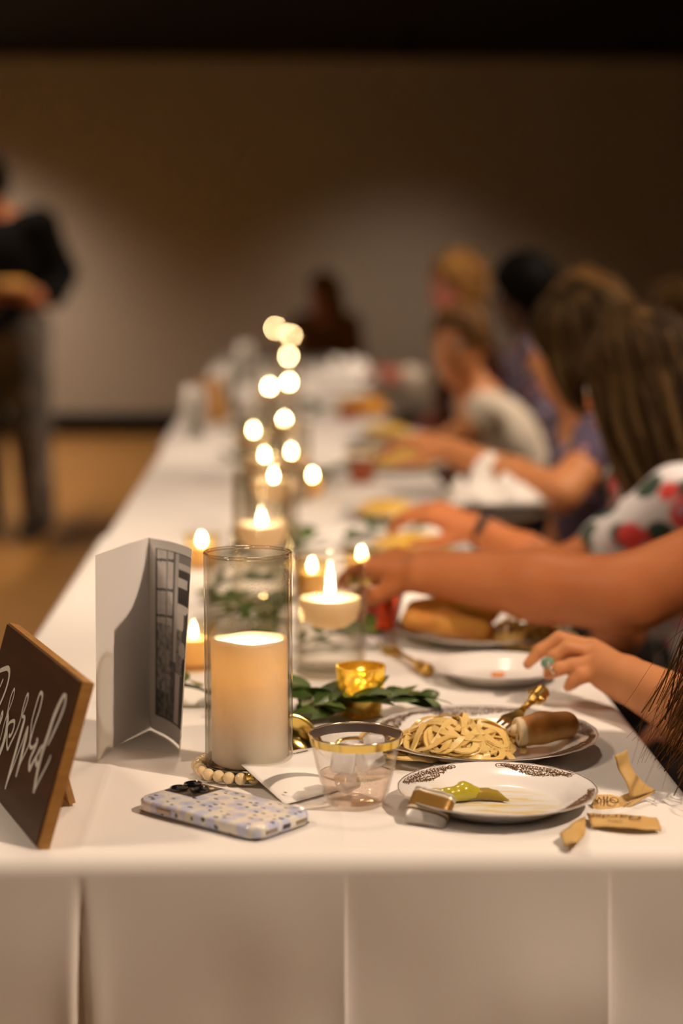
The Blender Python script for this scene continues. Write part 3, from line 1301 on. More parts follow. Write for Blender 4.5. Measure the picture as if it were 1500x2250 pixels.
c = mixc((0.80, 0.78, 0.70, 1), (0.58, 0.62, 0.80, 1), spots(58, 0.44, 0.03, 0.55, sc=(1, 1, 0.6), soft=0.07))
c = mixc(c, (0.42, 0.48, 0.72, 1), spots(58, 0.14, 0.03, 0.55, sc=(1, 1, 0.6), soft=0.06))
c = mixc(c, (0.035, 0.06, 0.055, 1), spots(110, 0.23, 0.51, 0.8, sc=(0.75, 1.35, 0.8), soft=0.03))
nt.links.new(c, b.inputs['Base Color'])
mesh('case', V, Fs, mc, t, angle=50)
# camera plateau in the far left corner, lenses, flash, side button, ports
m_bk = M('phone black glass', (0.006, 0.006, 0.007), 0.06, coat=0.8)
m_dk = M('phone bronze glass', (0.055, 0.038, 0.026), 0.18, coat=0.5)
m_metal = M('phone steel', (0.35, 0.29, 0.22), 0.3, metal=1.0)
cx_, cy_ = -PL / 2 + 0.0245, PW / 2 - 0.0245
v, f = rbox((cx_, cy_, PTH - 0.0008), (0.040, 0.040, 0.003), 0.0014, 3)
cbm = mesh('camera_plateau', v, f, m_dk, t, angle=50)
for (dx, dy) in ((-0.0095, -0.0095), (-0.0095, 0.0095), (0.0095, 0.0)):
    v, f = lathe([(0.0088, 0.0), (0.0088, 0.0022), (0.0078, 0.0027), (0.0072, 0.0020)], 28)
    L_ = mesh('lens_ring', v, f, m_bk, cbm, loc=(cx_ + dx, cy_ + dy, PTH + 0.0006), angle=40)
    v, f = lathe([(0.0074, 0.0020), (0.004, 0.0012), (0, 0.0010)], 28)
    mesh('lens_glass', v, f, m_bk, L_)
v, f = lathe([(0.0028, 0.0), (0.0028, 0.0003), (0, 0.0004)], 18)
mesh('flash', v, f, M('flash glass', (0.7, 0.6, 0.4), 0.2), cbm, loc=(cx_ + 0.0125, cy_ + 0.0125, PTH + 0.0007))
v, f = lathe([(0.0028, 0.0), (0.0028, 0.0003), (0, 0.0004)], 18)
mesh('sensor', v, f, m_bk, cbm, loc=(cx_ + 0.0125, cy_ - 0.0125, PTH + 0.0007))
for sgn in (-1, 1):
    v, f = rbox((-PL / 2 + 0.040, sgn * (PW / 2), 0.0062), (0.018, 0.0012, 0.005), 0.0005)
    mesh('side_switch', v, f, m_metal, t, angle=50)
v, f = rbox((PL / 2, 0, 0.0058), (0.0012, 0.010, 0.0042), 0.0005)
mesh('charging_port', v, f, m_bk, t, angle=50)
for sy in (-0.020, 0.020):
    v, f = rbox((PL / 2, sy, 0.0056), (0.0012, 0.015, 0.004), 0.0005)
    mesh('speaker_slot', v, f, m_metal, t, angle=50)
v, f = rbox((0, 0, 0.0004), (PL - 0.008, PW - 0.008, 0.0008), 0.0003)
mesh('screen', v, f, m_bk, t)

# ---- folded menu card lying under the cup
c0, c1 = U(528, 1719, TZ + 0.012), U(700, 1671, TZ + 0.020)
c2, c3 = U(626, 1770, TZ + 0.001), U(790, 1738, TZ + 0.001)
cdir = unit(vec(c1[0] - c0[0], c1[1] - c0[1], 0))
t = empty('menu_card', (c2[0], c2[1], TZ))
props(t, 'white printed menu card lying between the tallest vase and the clear cup', 'card')
org = vec(c2[0], c2[1], TZ)
LL = 0.100
far0 = U(530, 1716, TZ + 0.003)
far0[2] = TZ + 0.003
crn = [vec(c2[0], c2[1], TZ + 0.0012), None, None, far0]
longv = unit(vec(0.74, 0.67, 0)) * LL
crn[1] = crn[0] + longv
crn[2] = crn[3] + longv
V, Fs = [], []
nu_, nv_ = 16, 10
for j in range(nv_ + 1):
    for i in range(nu_ + 1):
        u, w_ = i / nu_, j / nv_
        p = crn[0] * (1 - u) * (1 - w_) + crn[1] * u * (1 - w_) + crn[2] * u * w_ + crn[3] * (1 - u) * w_
        p = p + vec(0, 0, 0.0012 + 0.0155 * w_)
        V.append(p - org)
for j in range(nv_):
    for i in range(nu_):
        a = j * (nu_ + 1) + i
        Fs.append((a, a + 1, a + nu_ + 2, a + nu_ + 1))
o = mesh('sheet', V, Fs, m_paper, t)
o.modifiers.new('thickness', 'SOLIDIFY').thickness = 0.0006
lx = unit(longv)
ly = unit(np.cross(vec(0, 0, 1), lx))
m_ink = M('dark ink', (0.05, 0.035, 0.03), 0.7)
parts = []
rnd = random.Random(9)
q = 0.045
while q < 0.105:
    wd_ = rnd.uniform(0.0012, 0.0026)
    c = crn[3] + lx * (q - 0.02) - ly * 0.0055 + vec(0, 0, 0.0165) - org
    parts.append(([c, c + lx * wd_, c + lx * wd_ + ly * 0.0022, c + ly * 0.0022], [(0, 1, 2, 3)]))
    q += wd_ + rnd.choice((0.0006, 0.0006, 0.0022))
c = crn[0] + lx * 0.012 + ly * 0.012 + vec(0, 0, 0.0072) - org
parts.append(([c, c + lx * 0.0025, c + lx * 0.0025 + ly * 0.004, c + ly * 0.004], [(0, 1, 2, 3)]))
mesh('fine_print', *join(parts), m_ink, t, smooth=False)

# ---- plastic cup with gold rim
cb = U(781, 1766)
ctop = UD(781, 1614, cb[1])[2] - TZ
CRT, CRB = 0.0447, 0.0295
t = empty('plastic_cup', (cb[0], cb[1], TZ + 0.0008))
props(t, 'clear plastic cup with gold rim band holding ice and water', 'cup')


def cr(z):
    q = z / ctop
    return CRB + (CRT - CRB) * q


zs = [0.0, 0.004, 0.012, 0.03, ctop - 0.002]
prof = [(0, 0.0008), (CRB - 0.006, 0.0), (CRB - 0.002, 0.001), (CRB, 0.004)] + [(cr(z), z) for z in (0.012, 0.03, 0.05, ctop)]
v, f = lathe(prof, 72)
mesh('outer_wall', v, f, g_plastic, t)
prof = [(0, 0.003), (CRB - 0.006, 0.003), (CRB - 0.0015, 0.006)] + [(cr(z) - 0.0012, z) for z in (0.012, 0.03, 0.05, ctop)]
v, f = lathe(prof, 72)
mesh('inner_wall', v, f, g_plastic, t)
gb = 0.0085
v, f = lathe([(cr(ctop - gb) + 0.0002, ctop - gb), (cr(ctop - 0.0008) + 0.0002, ctop - 0.0008)], 72)
mesh('gold_band', v, f, m_gold, t)
v, f = lathe([(cr(ctop - gb) - 0.0014, ctop - gb), (cr(ctop - 0.0008) - 0.0014, ctop - 0.0008)], 72)
mesh('band_lining', v, f, M('band lining', (0.34, 0.29, 0.26), 0.3, metal=0.85), t)
V, Fs = [], []
for i in range(72):
    a = 2 * math.pi * i / 72
    for j in range(8):
        bb = 2 * math.pi * j / 8
        rr = CRT - 0.0004 + 0.001 * math.cos(bb)
        V.append((rr * math.cos(a), rr * math.sin(a), ctop + 0.001 * math.sin(bb)))
        Fs.append((i * 8 + j, ((i + 1) % 72) * 8 + j, ((i + 1) % 72) * 8 + (j + 1) % 8, i * 8 + (j + 1) % 8))
mesh('lip', V, Fs, M('gold lip', (0.85, 0.7, 0.5), 0.15, metal=0.9), t)
WL = 0.030
v, f = lathe([(0, 0.0035), (CRB - 0.003, 0.0035), (CRB - 0.0022, 0.0065), (cr(WL) - 0.0018, WL), (cr(WL) - 0.003, WL - 0.0006), (0, WL - 0.0006)], 64)
mesh('water', v, f, thin_glass('pale pink water', (0.965, 0.90, 0.85), ior=1.33), t)
m_ice = M('ice', (0.97, 0.96, 0.95), 0.15, ior=1.31, bump=(90, 0.4, 0.003))
m_ice.node_tree.nodes['Principled BSDF'].inputs['Alpha'].default_value = 0.45
random.seed(12)
for i, (dx, dy, dz, s) in enumerate(((-0.012, -0.006, 0.043, 0.024), (0.013, -0.004, 0.045, 0.023), (0.0, 0.013, 0.046, 0.022), (0.018, 0.012, 0.056, 0.019), (-0.008, 0.004, 0.021, 0.020))):
    R = rotz(random.uniform(0, 3)) @ rotx(random.uniform(-.5, .5)) @ roty(random.uniform(-.5, .5))
    v, f = rbox((0, 0, 0), (s, s * 0.95, s * 0.9), 0.004, 3, R)
    ob = mesh('ice_cube', v, f, m_ice, loc=(cb[0] + dx, cb[1] + dy, TZ + dz))
    props(ob, ['ice cube on the left in the gold-rimmed clear cup', 'ice cube on the right in the gold-rimmed clear cup', 'ice cube at the back of the gold-rimmed clear cup',
               'smallest ice cube poking up by the right rim of the clear cup', 'sunken ice cube at the bottom of the gold-rimmed cup'][i], 'ice cube', 'ice cubes in the cup')

# ---- plates with printed scroll lace
m_plate = M('white plastic plate', (0.86, 0.84, 0.81), 0.22, coat=0.3)
m_lace = M('gold lace print', (0.17, 0.085, 0.028), 0.35, metal=0.3)


def plate_profile(R):
    return [(0, 0.0012), (R * 0.60, 0.0012), (R * 0.66, 0.0026), (R * 0.72, 0.0075), (R * 0.78, 0.0110), (R * 0.90, 0.0150), (R * 0.985, 0.0175), (R, 0.0180),
            (R * 0.998, 0.0168), (R * 0.90, 0.0135), (R * 0.78, 0.0092), (R * 0.71, 0.0050), (R * 0.64, 0.0), (0, 0.0)]


def plate_z(R, r):
    p = plate_profile(R)[:8]
    for (a, za), (b, zb) in zip(p[:-1], p[1:]):
        if a <= r <= b:
            return za + (zb - za) * (r - a) / (b - a)
    return p[-1][1]


def scalloped(R, th):
    return 1.0 + 0.006 * math.sin(th * 16)


def stain_plate_mat():
    m = bpy.data.materials.new('oily white plate')
    m.use_nodes = True
    nt = m.node_tree
    b = nt.nodes['Principled BSDF']
    b.inputs['Roughness'].default_value = 0.2
    b.inputs['Coat Weight'].default_value = 0.3
    tc = nt.nodes.new('ShaderNodeTexCoord')
    mp = nt.nodes.new('ShaderNodeMapping')
    mp.inputs['Rotation'].default_value = (0, 0, 0.25)
    mp.inputs['Scale'].default_value = (9, 42, 1)
    nt.links.new(tc.outputs['Object'], mp.inputs['Vector'])
    n = nt.nodes.new('ShaderNodeTexNoise')
    n.inputs['Scale'].default_value = 2.2
    n.inputs['Detail'].default_value = 5
    nt.links.new(mp.outputs['Vector'], n.inputs['Vector'])
    r1 = nt.nodes.new('ShaderNodeMapRange')
    r1.inputs['From Min'].default_value = 0.45
    r1.inputs['From Max'].default_value = 0.62
    nt.links.new(n.outputs['Fac'], r1.inputs['Value'])
    le = nt.nodes.new('ShaderNodeVectorMath')
    le.operation = 'LENGTH'
    mp2 = nt.nodes.new('ShaderNodeMapping')
    mp2.inputs['Location'].default_value = (0.01, 0.006, 0)
    mp2.inputs['Scale'].default_value = (1, 1, 0)
    nt.links.new(tc.outputs['Object'], mp2.inputs['Vector'])
    nt.links.new(mp2.outputs['Vector'], le.inputs[0])
    r2 = nt.nodes.new('ShaderNodeMapRange')
    r2.inputs['From Min'].default_value = 0.075
    r2.inputs['From Max'].default_value = 0.045
    nt.links.new(le.outputs['Value'], r2.inputs['Value'])
    mu = nt.nodes.new('ShaderNodeMath')
    mu.operation = 'MULTIPLY'
    nt.links.new(r1.outputs['Result'], mu.inputs[0])
    nt.links.new(r2.outputs['Result'], mu.inputs[1])
    mx = nt.nodes.new('ShaderNodeMix')
    mx.data_type = 'RGBA'
    mx.inputs[6].default_value = (0.86, 0.84, 0.81, 1)
    mx.inputs[7].default_value = (0.80, 0.62, 0.20, 1)
    nt.links.new(mu.outputs[0], mx.inputs[0])
    nt.links.new(mx.outputs[2], b.inputs['Base Color'])
    return m


LACE = {}


def lace_mesh(R, segs, seed, w0=0.00052):
    rnd = random.Random(seed)
    parts = []

    def ribbon(pl, w_=w0):
        """pl list of (theta, r)"""
        V, Fs = [], []
        P = []
        for th, r in pl:
            r = min(r, R * 0.992)
            P.append(vec(r * math.cos(th), r * math.sin(th), plate_z(R, r) + 0.00022))
        n = len(P)
        for i, p in enumerate(P):
            d = P[min(i + 1, n - 1)] - P[max(i - 1, 0)]
            d = d / (np.linalg.norm(d) + 1e-9)
            s = np.cross(d, vec(0, 0, 1))
            s = s / (np.linalg.norm(s) + 1e-9)
            ww = w_ * (0.5 + 0.8 * math.sin(math.pi * i / (n - 1)))
            V += [p - s * ww, p + s * ww]
        for i in range(n - 1):
            Fs.append((2 * i, 2 * i + 1, 2 * i + 3, 2 * i + 2))
        parts.append((V, Fs))

    def scroll(th, r, size, rot, turns=1.3, hand=1):
        pl = []
        n = 16
        for i in range(n + 1):
            t_ = i / n
            a = rot + hand * t_ * turns * 2 * math.pi
            q = size * (1 - 0.82 * t_)
            pl.append((th + q * math.cos(a) / R, r + q * math.sin(a)))
        ribbon(pl)
    # plain outer line
    N = 220
    V, Fs = [], []
    for i in range(N):
        a = 2 * math.pi * i / N
        for rr in (R * 0.986, R * 0.986 + 0.0007):
            V.append((rr * math.cos(a), rr * math.sin(a), plate_z(R, min(rr, R)) + 0.0003))
        j = (i + 1) % N
        Fs.append((2 * i, 2 * i + 1, 2 * j + 1, 2 * j))
    parts.append((V, Fs))
    for (c, hw) in segs:
        steps = int(hw * 2 * R / 0.0042)
        for i in range(steps + 1):
            u = i / steps * 2 - 1
            th = c + u * hw
            env = (1 - abs(u) ** 1.6)
            depth = R * (0.035 + 0.15 * env)
            r1 = R * 0.975
            sz = 0.0034 + 0.0012 * rnd.random()
            scroll(th, r1 - sz, sz, rnd.uniform(0, 6.28), 1.4, rnd.choice((-1, 1)))
            nl = int(depth / 0.0045)
            for q in range(nl):
                r = r1 - 0.005 - (q + 0.5) * (depth - 0.005) / max(nl, 1)
                s2 = rnd.uniform(0.0016, 0.003)
                scroll(th + rnd.uniform(-0.012, 0.012), r, s2, rnd.uniform(0, 6.28), rnd.uniform(0.7, 1.5), rnd.choice((-1, 1)))
            # wavy lower border
        pl = []
        for i in range(61):
            u = i / 60 * 2 - 1
            env = (1 - abs(u) ** 1.6)
            pl.append((c + u * hw, R * (0.965 - 0.15 * env) + 0.0016 * math.sin(i * 0.9)))
        ribbon(pl, w0 * 1.1)
    return join(parts)


def make_plate(name, px, py, R, lab, segs=None, mat=None, rot=0.0, group='lace rimmed plates', n=96, loc=None, seed=1):
    if loc is None:
        p = U(px, py, TZ + 0.018)
        loc = (p[0], p[1], TZ + 0.001)
    t = empty(name, loc, rot)
    props(t, lab, 'plate', group)
    key = (round(R, 4), mat.name if mat else '')
    if key not in LACE:
        V, Fs = lathe(plate_profile(R), n)
        V = [(x * (1 + 0.005 * math.sin(24 * math.atan2(y, x)) * (1 if math.hypot(x, y) > 0.95 * R else 0)), y * (1 + 0.005 * math.sin(24 * math.atan2(y, x)) * (1 if math.hypot(x, y) > 0.95 * R else 0)), z) for x, y, z in V]
        LACE[key] = mesh('dish', V, Fs, mat or m_plate, t, angle=50).data
    else:
        o = bpy.data.objects.new('dish', LACE[key])
        COL.objects.link(o)
        o.parent = t
    if segs:
        kk = ('lace', round(R, 4))
        if kk not in LACE:
            v, f = lace_mesh(R, segs, seed)
            LACE[kk] = mesh('lace_print', v, f, m_lace, t, smooth=False).data
        else:
            o = bpy.data.objects.new('lace_print', LACE[kk])
            COL.objects.link(o)
            o.parent = t
    return t


SEGS = [(math.radians(a), math.radians(26)) for a in (139, 56, -30, -118)]
salad = make_plate('salad_plate', 1092, 1731, 0.095, 'small lace-rimmed plate with oil smears nearest the viewer', SEGS, stain_plate_mat(), seed=4)
dinner = make_plate('dinner_plate', 1063, 1608, 0.1215, 'lace-rimmed dinner plate piled with creamy fettuccine and a breadstick', [(math.radians(a), math.radians(33)) for a in (160, 95, 20, -42, -105, -165)], seed=5)
SP = vec(*salad.location)
DP = vec(*dinner.location)

# ---- pepperoncini on the small plate
m_pep = M('pickled pepper', (0.50, 0.42, 0.035), 0.18, coat=0.5, noise=(40, (0.40, 0.36, 0.03)), sss=0.2, sss_s=0.004)
s = SDF()
P = [SP + vec(*q) for q in ((-0.072, 0.006, 0.0085), (-0.060, 0.001, 0.0092), (-0.045, 0.002, 0.0095), (-0.031, 0.009, 0.011), (-0.019, 0.011, 0.0095))]
s.chain(P, [0.0040, 0.0064, 0.0068, 0.0078, 0.0058], 0.005)
s.cap(P[3] + vec(0.0, 0.004, 0.003), P[3] + vec(0.006, 0.004, 0.002), 0.006, 0.004, 0.004)
t = sdf_obj('pickled_pepper', s, 0.0014, m_pep, origin=P[2])
props(t, 'glossy yellow-green pickled pepper lying on the small oily plate', 'pepper')
m_pep2 = M('pepper skin', (0.32, 0.22, 0.025), 0.3, coat=0.3)
s = SDF()
Q = [SP + vec(*q) for q in ((-0.018, 0.011, 0.0085), (-0.008, 0.012, 0.0075), (0.0, 0.010, 0.0065), (0.005, 0.006, 0.0052), (0.011, 0.001, 0.0042))]
s.chain(Q, [0.0058, 0.0052, 0.0045, 0.0022, 0.0015], 0.004)
o = sdf_obj('pepper_stem', s, 0.0012, m_pep2)
o.parent = t
o.location = -Vector(P[2])
s = SDF().cap(SP + vec(-0.080, 0.020, 0.0105), SP + vec(-0.076, 0.019, 0.0065), 0.0026, 0.002, 0.002)
o = sdf_obj('pepper_scrap', s, 0.001, m_pep, origin=SP + vec(-0.073, 0.018, 0.007))
props(o, 'tiny green pepper scrap at the left of the small plate', 'food scrap')
s = SDF().ell(SP + vec(-0.018, -0.052, 0.0034), (0.0035, 0.002, 0.0012), k=0.001)
o = sdf_obj('onion_scrap', s, 0.0007, M('red onion', (0.36, 0.05, 0.12), 0.4), origin=SP + vec(-0.018, -0.052, 0.003))
props(o, 'tiny purple onion scrap near the front of the small plate', 'food scrap')

# ---- fettuccine mound, one ribbon per noodle
m_pasta = M('fettuccine', (0.84, 0.62, 0.25), 0.3, noise=(25, (0.78, 0.52, 0.17)), sss=0.25, sss_s=0.006, coat=0.25)
m_sauce = M('cream sauce', (0.78, 0.62, 0.30), 0.25, noise=(60, (0.72, 0.52, 0.2)), coat=0.4, bump=(160, 0.5, 0.002))


def noodle(rnd, cx, cy, sx, sy, hz, L=0.10, wd=0.0034, th=0.0009, n=14):
    a = rnd.uniform(0, 6.28)
    u, w_ = rnd.gauss(0, 0.42), rnd.gauss(0, 0.42)
    x, y = max(-.95, min(.95, u)) * sx, max(-.95, min(.95, w_)) * sy
    curl = rnd.uniform(-38, 38)
    P = []
    st = L / n
    base = rnd.uniform(0.15, 1.0)
    lift = rnd.uniform(0.002, 0.009)
    for i in range(n + 1):
        q = 1 - (x / sx) ** 2 - (y / sy) ** 2
        z = 0.004 + hz * max(0.02, q) ** 0.7 * base + lift * math.sin(math.pi * i / n * rnd.choice((1, 1, 2)))
        P.append(vec(cx + x, cy + y, max(0.0045, z)))
        if q < 0.12:
            a += 0.5 if ((-x * math.sin(a) + y * math.cos(a)) < 0) else -0.5
        a += curl * st * (1 + 0.6 * math.sin(i * 0.8))
        x += st * math.cos(a)
        y += st * math.sin(a)
    for _ in range(2):
        P = [P[0]] + [(P[i - 1] + 2 * P[i] + P[i + 1]) / 4 for i in range(1, len(P) - 1)] + [P[-1]]
    tw0, tw1 = rnd.uniform(-0.9, 0.9), rnd.uniform(-0.9, 0.9)
    V, Fs = [], []
    m = len(P)
    for i, p in enumerate(P):
        d = P[min(i + 1, m - 1)] - P[max(i - 1, 0)]
        d = d / (np.linalg.norm(d) + 1e-9)
        s_ = np.cross(d, vec(0, 0, 1))
        s_ = s_ / (np.linalg.norm(s_) + 1e-9)
        u_ = np.cross(s_, d)
        tw = tw0 + (tw1 - tw0) * i / (m - 1)
        s2 = s_ * math.cos(tw) + u_ * math.sin(tw)
        u2 = np.cross(s2, d)
        V += [p - s2 * wd - u2 * th, p + s2 * wd - u2 * th, p + s2 * wd + u2 * th, p - s2 * wd + u2 * th]
    for i in range(m - 1):
        for k in range(4):
            k2 = (k + 1) % 4
            Fs.append((4 * i + k, 4 * i + k2, 4 * i + 4 + k2, 4 * i + 4 + k))
    Fs += [(3, 2, 1, 0), (4 * m - 4, 4 * m - 3, 4 * m - 2, 4 * m - 1)]
    return V, Fs


def pasta_pile(loc, label, cx, cy, sx, sy, hz, count, seed, rot=0.0, wd=0.0034):
    rnd = random.Random(seed)
    t = empty('fettuccine', tuple(loc), rot)
    props(t, label, 'pasta', 'servings of pasta')
    s = SDF()
    s.ell((cx, cy, 0.003), (sx * 0.82, sy * 0.82, hz * 0.72), k=0.01)
    for i in range(9):
        a = rnd.uniform(0, 6.28)
        q = rnd.uniform(0.2, 0.7)
        s.ell((cx + sx * q * math.cos(a), cy + sy * q * math.sin(a), hz * 0.42 * (1.2 - q)), (0.012, 0.010, hz * 0.3), k=0.008)
    o = sdf_obj('cream_sauce', s, 0.003 if count > 30 else 0.005, m_sauce)
    o.parent = t
    for i in range(count):
        v, f = noodle(rnd, cx, cy, sx, sy, hz, L=rnd.uniform(0.06, 0.12), wd=wd)
        mesh('noodle', v, f, m_pasta, t, angle=60)
    return t


pasta_pile(DP, 'creamy fettuccine heaped on the plate beside the breadstick', -0.033, -0.018, 0.066, 0.046, 0.031, 95, 21)
PASTA_Z = 0.02

# ---- breadstick with a bitten pale end
bl0 = U(1135, 1632, TZ + 0.03)
m_bread = M('baked bread', (1, 1, 1), 0.55, attr='col', noise=(45, (0.88, 0.85, 0.82)), bump=(70, 0.35, 0.002))
bA = DP + vec(0.034, -0.022, 0.0215)
bB = DP + vec(0.086, -0.004, 0.0245)
bdir = unit(bB - bA)
s = SDF()
s.chain([bA, bA * 0.5 + bB * 0.5 + vec(0, 0, 0.001), bB], [0.0158, 0.0162, 0.0150], 0.006)
s.ell(bA - bdir * 0.017, (0.0165, 0.022, 0.024), k=0.003, sub=True)
s.ell(bA + vec(-0.004, -0.004, 0.004), (0.006, 0.005, 0.006), k=0.003)


def bread_col(V):
    r = (V - bA) @ bdir
    nz = np.array([mnoise.noise(Vector(p * 160)) for p in V])
    crust = np.array([0.50, 0.20, 0.038])
    side = np.array([0.62, 0.36, 0.11])
    crumb = np.array([0.80, 0.66, 0.42])
    hgt = (V[:, 2] - bA[2]) / 0.015
    t1 = np.clip((hgt + 0.25 + nz * 0.3) / 0.7, 0, 1)[:, None]
    c = side * (1 - t1) + crust * t1
    t2 = np.clip((0.0045 - r + nz * 0.0012) / 0.002, 0, 1)[:, None]
    return c * (1 - t2) + crumb * t2


o = sdf_obj('breadstick', s, 0.0017, m_bread, colorfn=bread_col, sm=1, origin=(bA + bB) / 2)
props(o, 'half-eaten golden breadstick resting beside the fettuccine on the dinner plate', 'breadstick', 'breadsticks')


# ---- cutlery
def ornate_handle(a, b, n=7, r=0.0035):
    parts = [tube([a, a * 0.6 + b * 0.4, b], [r * 0.75, r * 0.7, r * 1.1], 10)]
    return parts


m_brass = M('antique gold plastic', (0.70, 0.45, 0.12), 0.3, metal=1.0)


def make_fork(label, tip, end, bowl_n, scale=1.0):
    """tip: where the tines touch, end: handle end (world)"""
    tip, end = np.asarray(tip, float), np.asarray(end, float)
    t = empty('gold_fork', tuple(tip))
    props(t, label, 'fork', 'gold forks')
    d = unit(end - tip)
    s_ = unit(np.cross(d, bowl_n))
    n_ = np.cross(s_, d)
    Lg = np.linalg.norm(end - tip)
    hd = 0.030 * scale
    for k in range(4):
        x = (-1.5 + k) * 0.0058 * scale
        P = [s_ * x + n_ * (0.005 * scale * (1 - q) ** 2) + d * (q * hd) for q in (0, .25, .5, .75, 1.0)]
        v, f = tube(P, [0.0010, 0.0015, 0.0018, 0.002, 0.0022], 8, flat=0.7)
        mesh('tine', v, f, m_brass, t)
    V, Fs = [], []
    rows = [(hd * 0.9, 0.0112), (hd * 1.15, 0.0118), (hd * 1.4, 0.0108), (hd * 1.65, 0.0075), (hd * 1.9, 0.0045), (hd * 2.2, 0.0036)]
    v, f = [], []
    for (q, w_) in rows:
        for sgn, tz in ((-1, -1), (1, -1), (1, 1), (-1, 1)):
            v.append(d * q + s_ * sgn * w_ * scale + n_ * (tz * 0.0013 - 0.004 * scale * math.sin(math.pi * (q - rows[0][0]) / (rows[-1][0] - rows[0][0]))))
    for i in range(len(rows) - 1):
        for k in range(4):
            f.append((4 * i + k, 4 * i + (k + 1) % 4, 4 * i + 4 + (k + 1) % 4, 4 * i + 4 + k))
    f += [(3, 2, 1, 0), tuple(4 * (len(rows) - 1) + k for k in range(4))]
    fix_normals(mesh('fork_head', v, f, m_brass, t, angle=40))
    v, f = tube([d * rows[-1][0] * 0.97, d * (Lg * 0.55), d * (Lg * 0.8)], [0.0036, 0.0038, 0.005], 10, flat=0.7)
    mesh('shaft', v, f, m_brass, t)
    s = SDF()
    s.cap(d * Lg * 0.76, d * Lg * 0.98, 0.0052, 0.0085, 0.004)
    rnd = random.Random(5)
    for i in range(12):
        a = d * Lg * rnd.uniform(0.8, 1.0) + s_ * rnd.uniform(-0.009, 0.009) + n_ * rnd.uniform(-0.003, 0.003)
        s.ell(a, (0.0036, 0.0036, 0.0036), k=0.002)
    o = sdf_obj('ornate_handle_end', s, 0.0013, m_brass, sm=1)
    o.parent = t
    return t


ftip = UD(1092, 1612, DP[1] - 0.002)
fend = UD(1190, 1519, DP[1] + 0.085)
make_fork('gold fork with ornate handle leaning across the fettuccine plate', ftip, fend, vec(0.2, -0.5, 0.85), 1.0)
fk2a, fk2b = U(842, 1415, TZ + 0.006), U(942, 1473, TZ + 0.008)
make_fork('gold fork with ornate handle lying on the cloth behind the gold votive', fk2a, fk2b, vec(0, 0, 1), 1.1)

# ---- gold spoon behind the vase
t = empty('gold_spoon', tuple(U(668, 1652)))
props(t, 'shiny gold spoon tilted up against the leaves right of the tallest vase', 'spoon')
org = vec(*t.location)
bc = UD(660, 1622, org[1] + 0.012) - org
ax_ = unit(vec(-0.62, 0.05, 0.55))
nn_ = unit(vec(0.25, -0.85, 0.42))
sx_ = unit(np.cross(nn_, ax_))
nn_ = np.cross(ax_, sx_)
V, Fs = [], []
nr, na = 8, 28
for j in range(nr + 1):
    q = j / nr
    for i in range(na):
        a = 2 * math.pi * i / na
        egg = 1.0 + 0.12 * math.cos(a)
        V.append(bc + ax_ * (0.030 * q * math.cos(a)) + sx_ * (0.0205 * q * egg * math.sin(a)) + nn_ * (-0.009 * (1 - q * q)))
for j in range(nr):
    for i in range(na):
        k = (i + 1) % na
        Fs.append((j * na + i, j * na + k, (j + 1) * na + k, (j + 1) * na + i))
o = mesh('bowl', V, Fs, m_gold, t)
sm_ = o.modifiers.new('thickness', 'SOLIDIFY')
sm_.thickness = 0.0014
hs = bc - ax_ * 0.028
v, f = tube(catmull([hs, hs - ax_ * 0.010 + vec(0.0, 0.0, -0.001), vec(hs[0] + 0.02, hs[1] + 0.01, 0.006), vec(hs[0] + 0.05, hs[1] + 0.035, 0.004)], 5), 0.0032, 10, flat=0.6)
mesh('handle', v, f, m_gold, t)

# ---- foil wrapped sweet
fc = U(948, 1808)
t = empty('foil_wrapped_mint', (fc[0] - 0.002, fc[1] + 0.004, TZ + 0.0120))
t.scale = (0.86, 0.86, 0.86)
t.rotation_euler = (math.radians(36), math.radians(10), math.radians(-20))
props(t, 'small silver-wrapped sweet with a brown band beside the oily plate', 'wrapped sweet')
fx = 0.047
V, Fs, cols = [], [], []
rows = 30
secn = 40
for j in range(rows + 1):
    y = -0.0215 + 0.043 * j / rows
    sh = 1.0
    if j < 7:
        sh = 0.45 + 0.55 * (j / 7) ** 0.6
    if j > rows - 5:
        sh = 0.85 + 0.15 * ((rows - j) / 5) ** 0.6
    for i in range(secn):
        a = 2 * math.pi * i / secn
        ca, sa = math.cos(a), math.sin(a)
        e = 0.55
        x = math.copysign(abs(ca) ** e, ca) * fx / 2 * (0.9 + 0.1 * sh)
        z = math.copysign(abs(sa) ** (0.75 if sa > 0 else 0.35), sa) * 0.0085 * sh
        tilt = 0.0
        cr_ = 0.0009 * mnoise.noise(Vector((x * 190, y * 190, z * 190))) * (1 if (j < 8 or j > rows - 6) else 0.25)
        V.append((x + cr_, y + cr_, z + tilt + cr_))
        yy = y / 0.0215
        if -0.22 < yy < 0.70:
            c = (0.25, 0.13, 0.022)
        elif -0.40 < yy < 0.84:
            c = (0.74, 0.66, 0.52)
        elif -0.47 < yy < 0.92:
            c = (0.16, 0.08, 0.02)
        else:
            c = (0.62, 0.59, 0.54)
        cols.append(c)
for j in range(rows):
    for i in range(secn):
        k = (i + 1) % secn
        Fs.append((j * secn + i, j * secn + k, (j + 1) * secn + k, (j + 1) * secn + i))
cen0 = len(V)
V.append((0, -0.0205, 0.0))
cols.append((0.62, 0.59, 0.54))
V.append((0, 0.0215, 0.0))
cols.append((0.62, 0.59, 0.54))
for i in range(secn):
    k = (i + 1) % secn
    Fs.append((k, i, cen0))
    Fs.append((rows * secn + i, rows * secn + k, cen0 + 1))
fix_normals(mesh('foil_wrapper', V, Fs, M('printed foil', (1, 1, 1), 0.38, metal=0.35, attr='col', bump=(120, 0.25, 0.001)), t, colors=cols, angle=60))

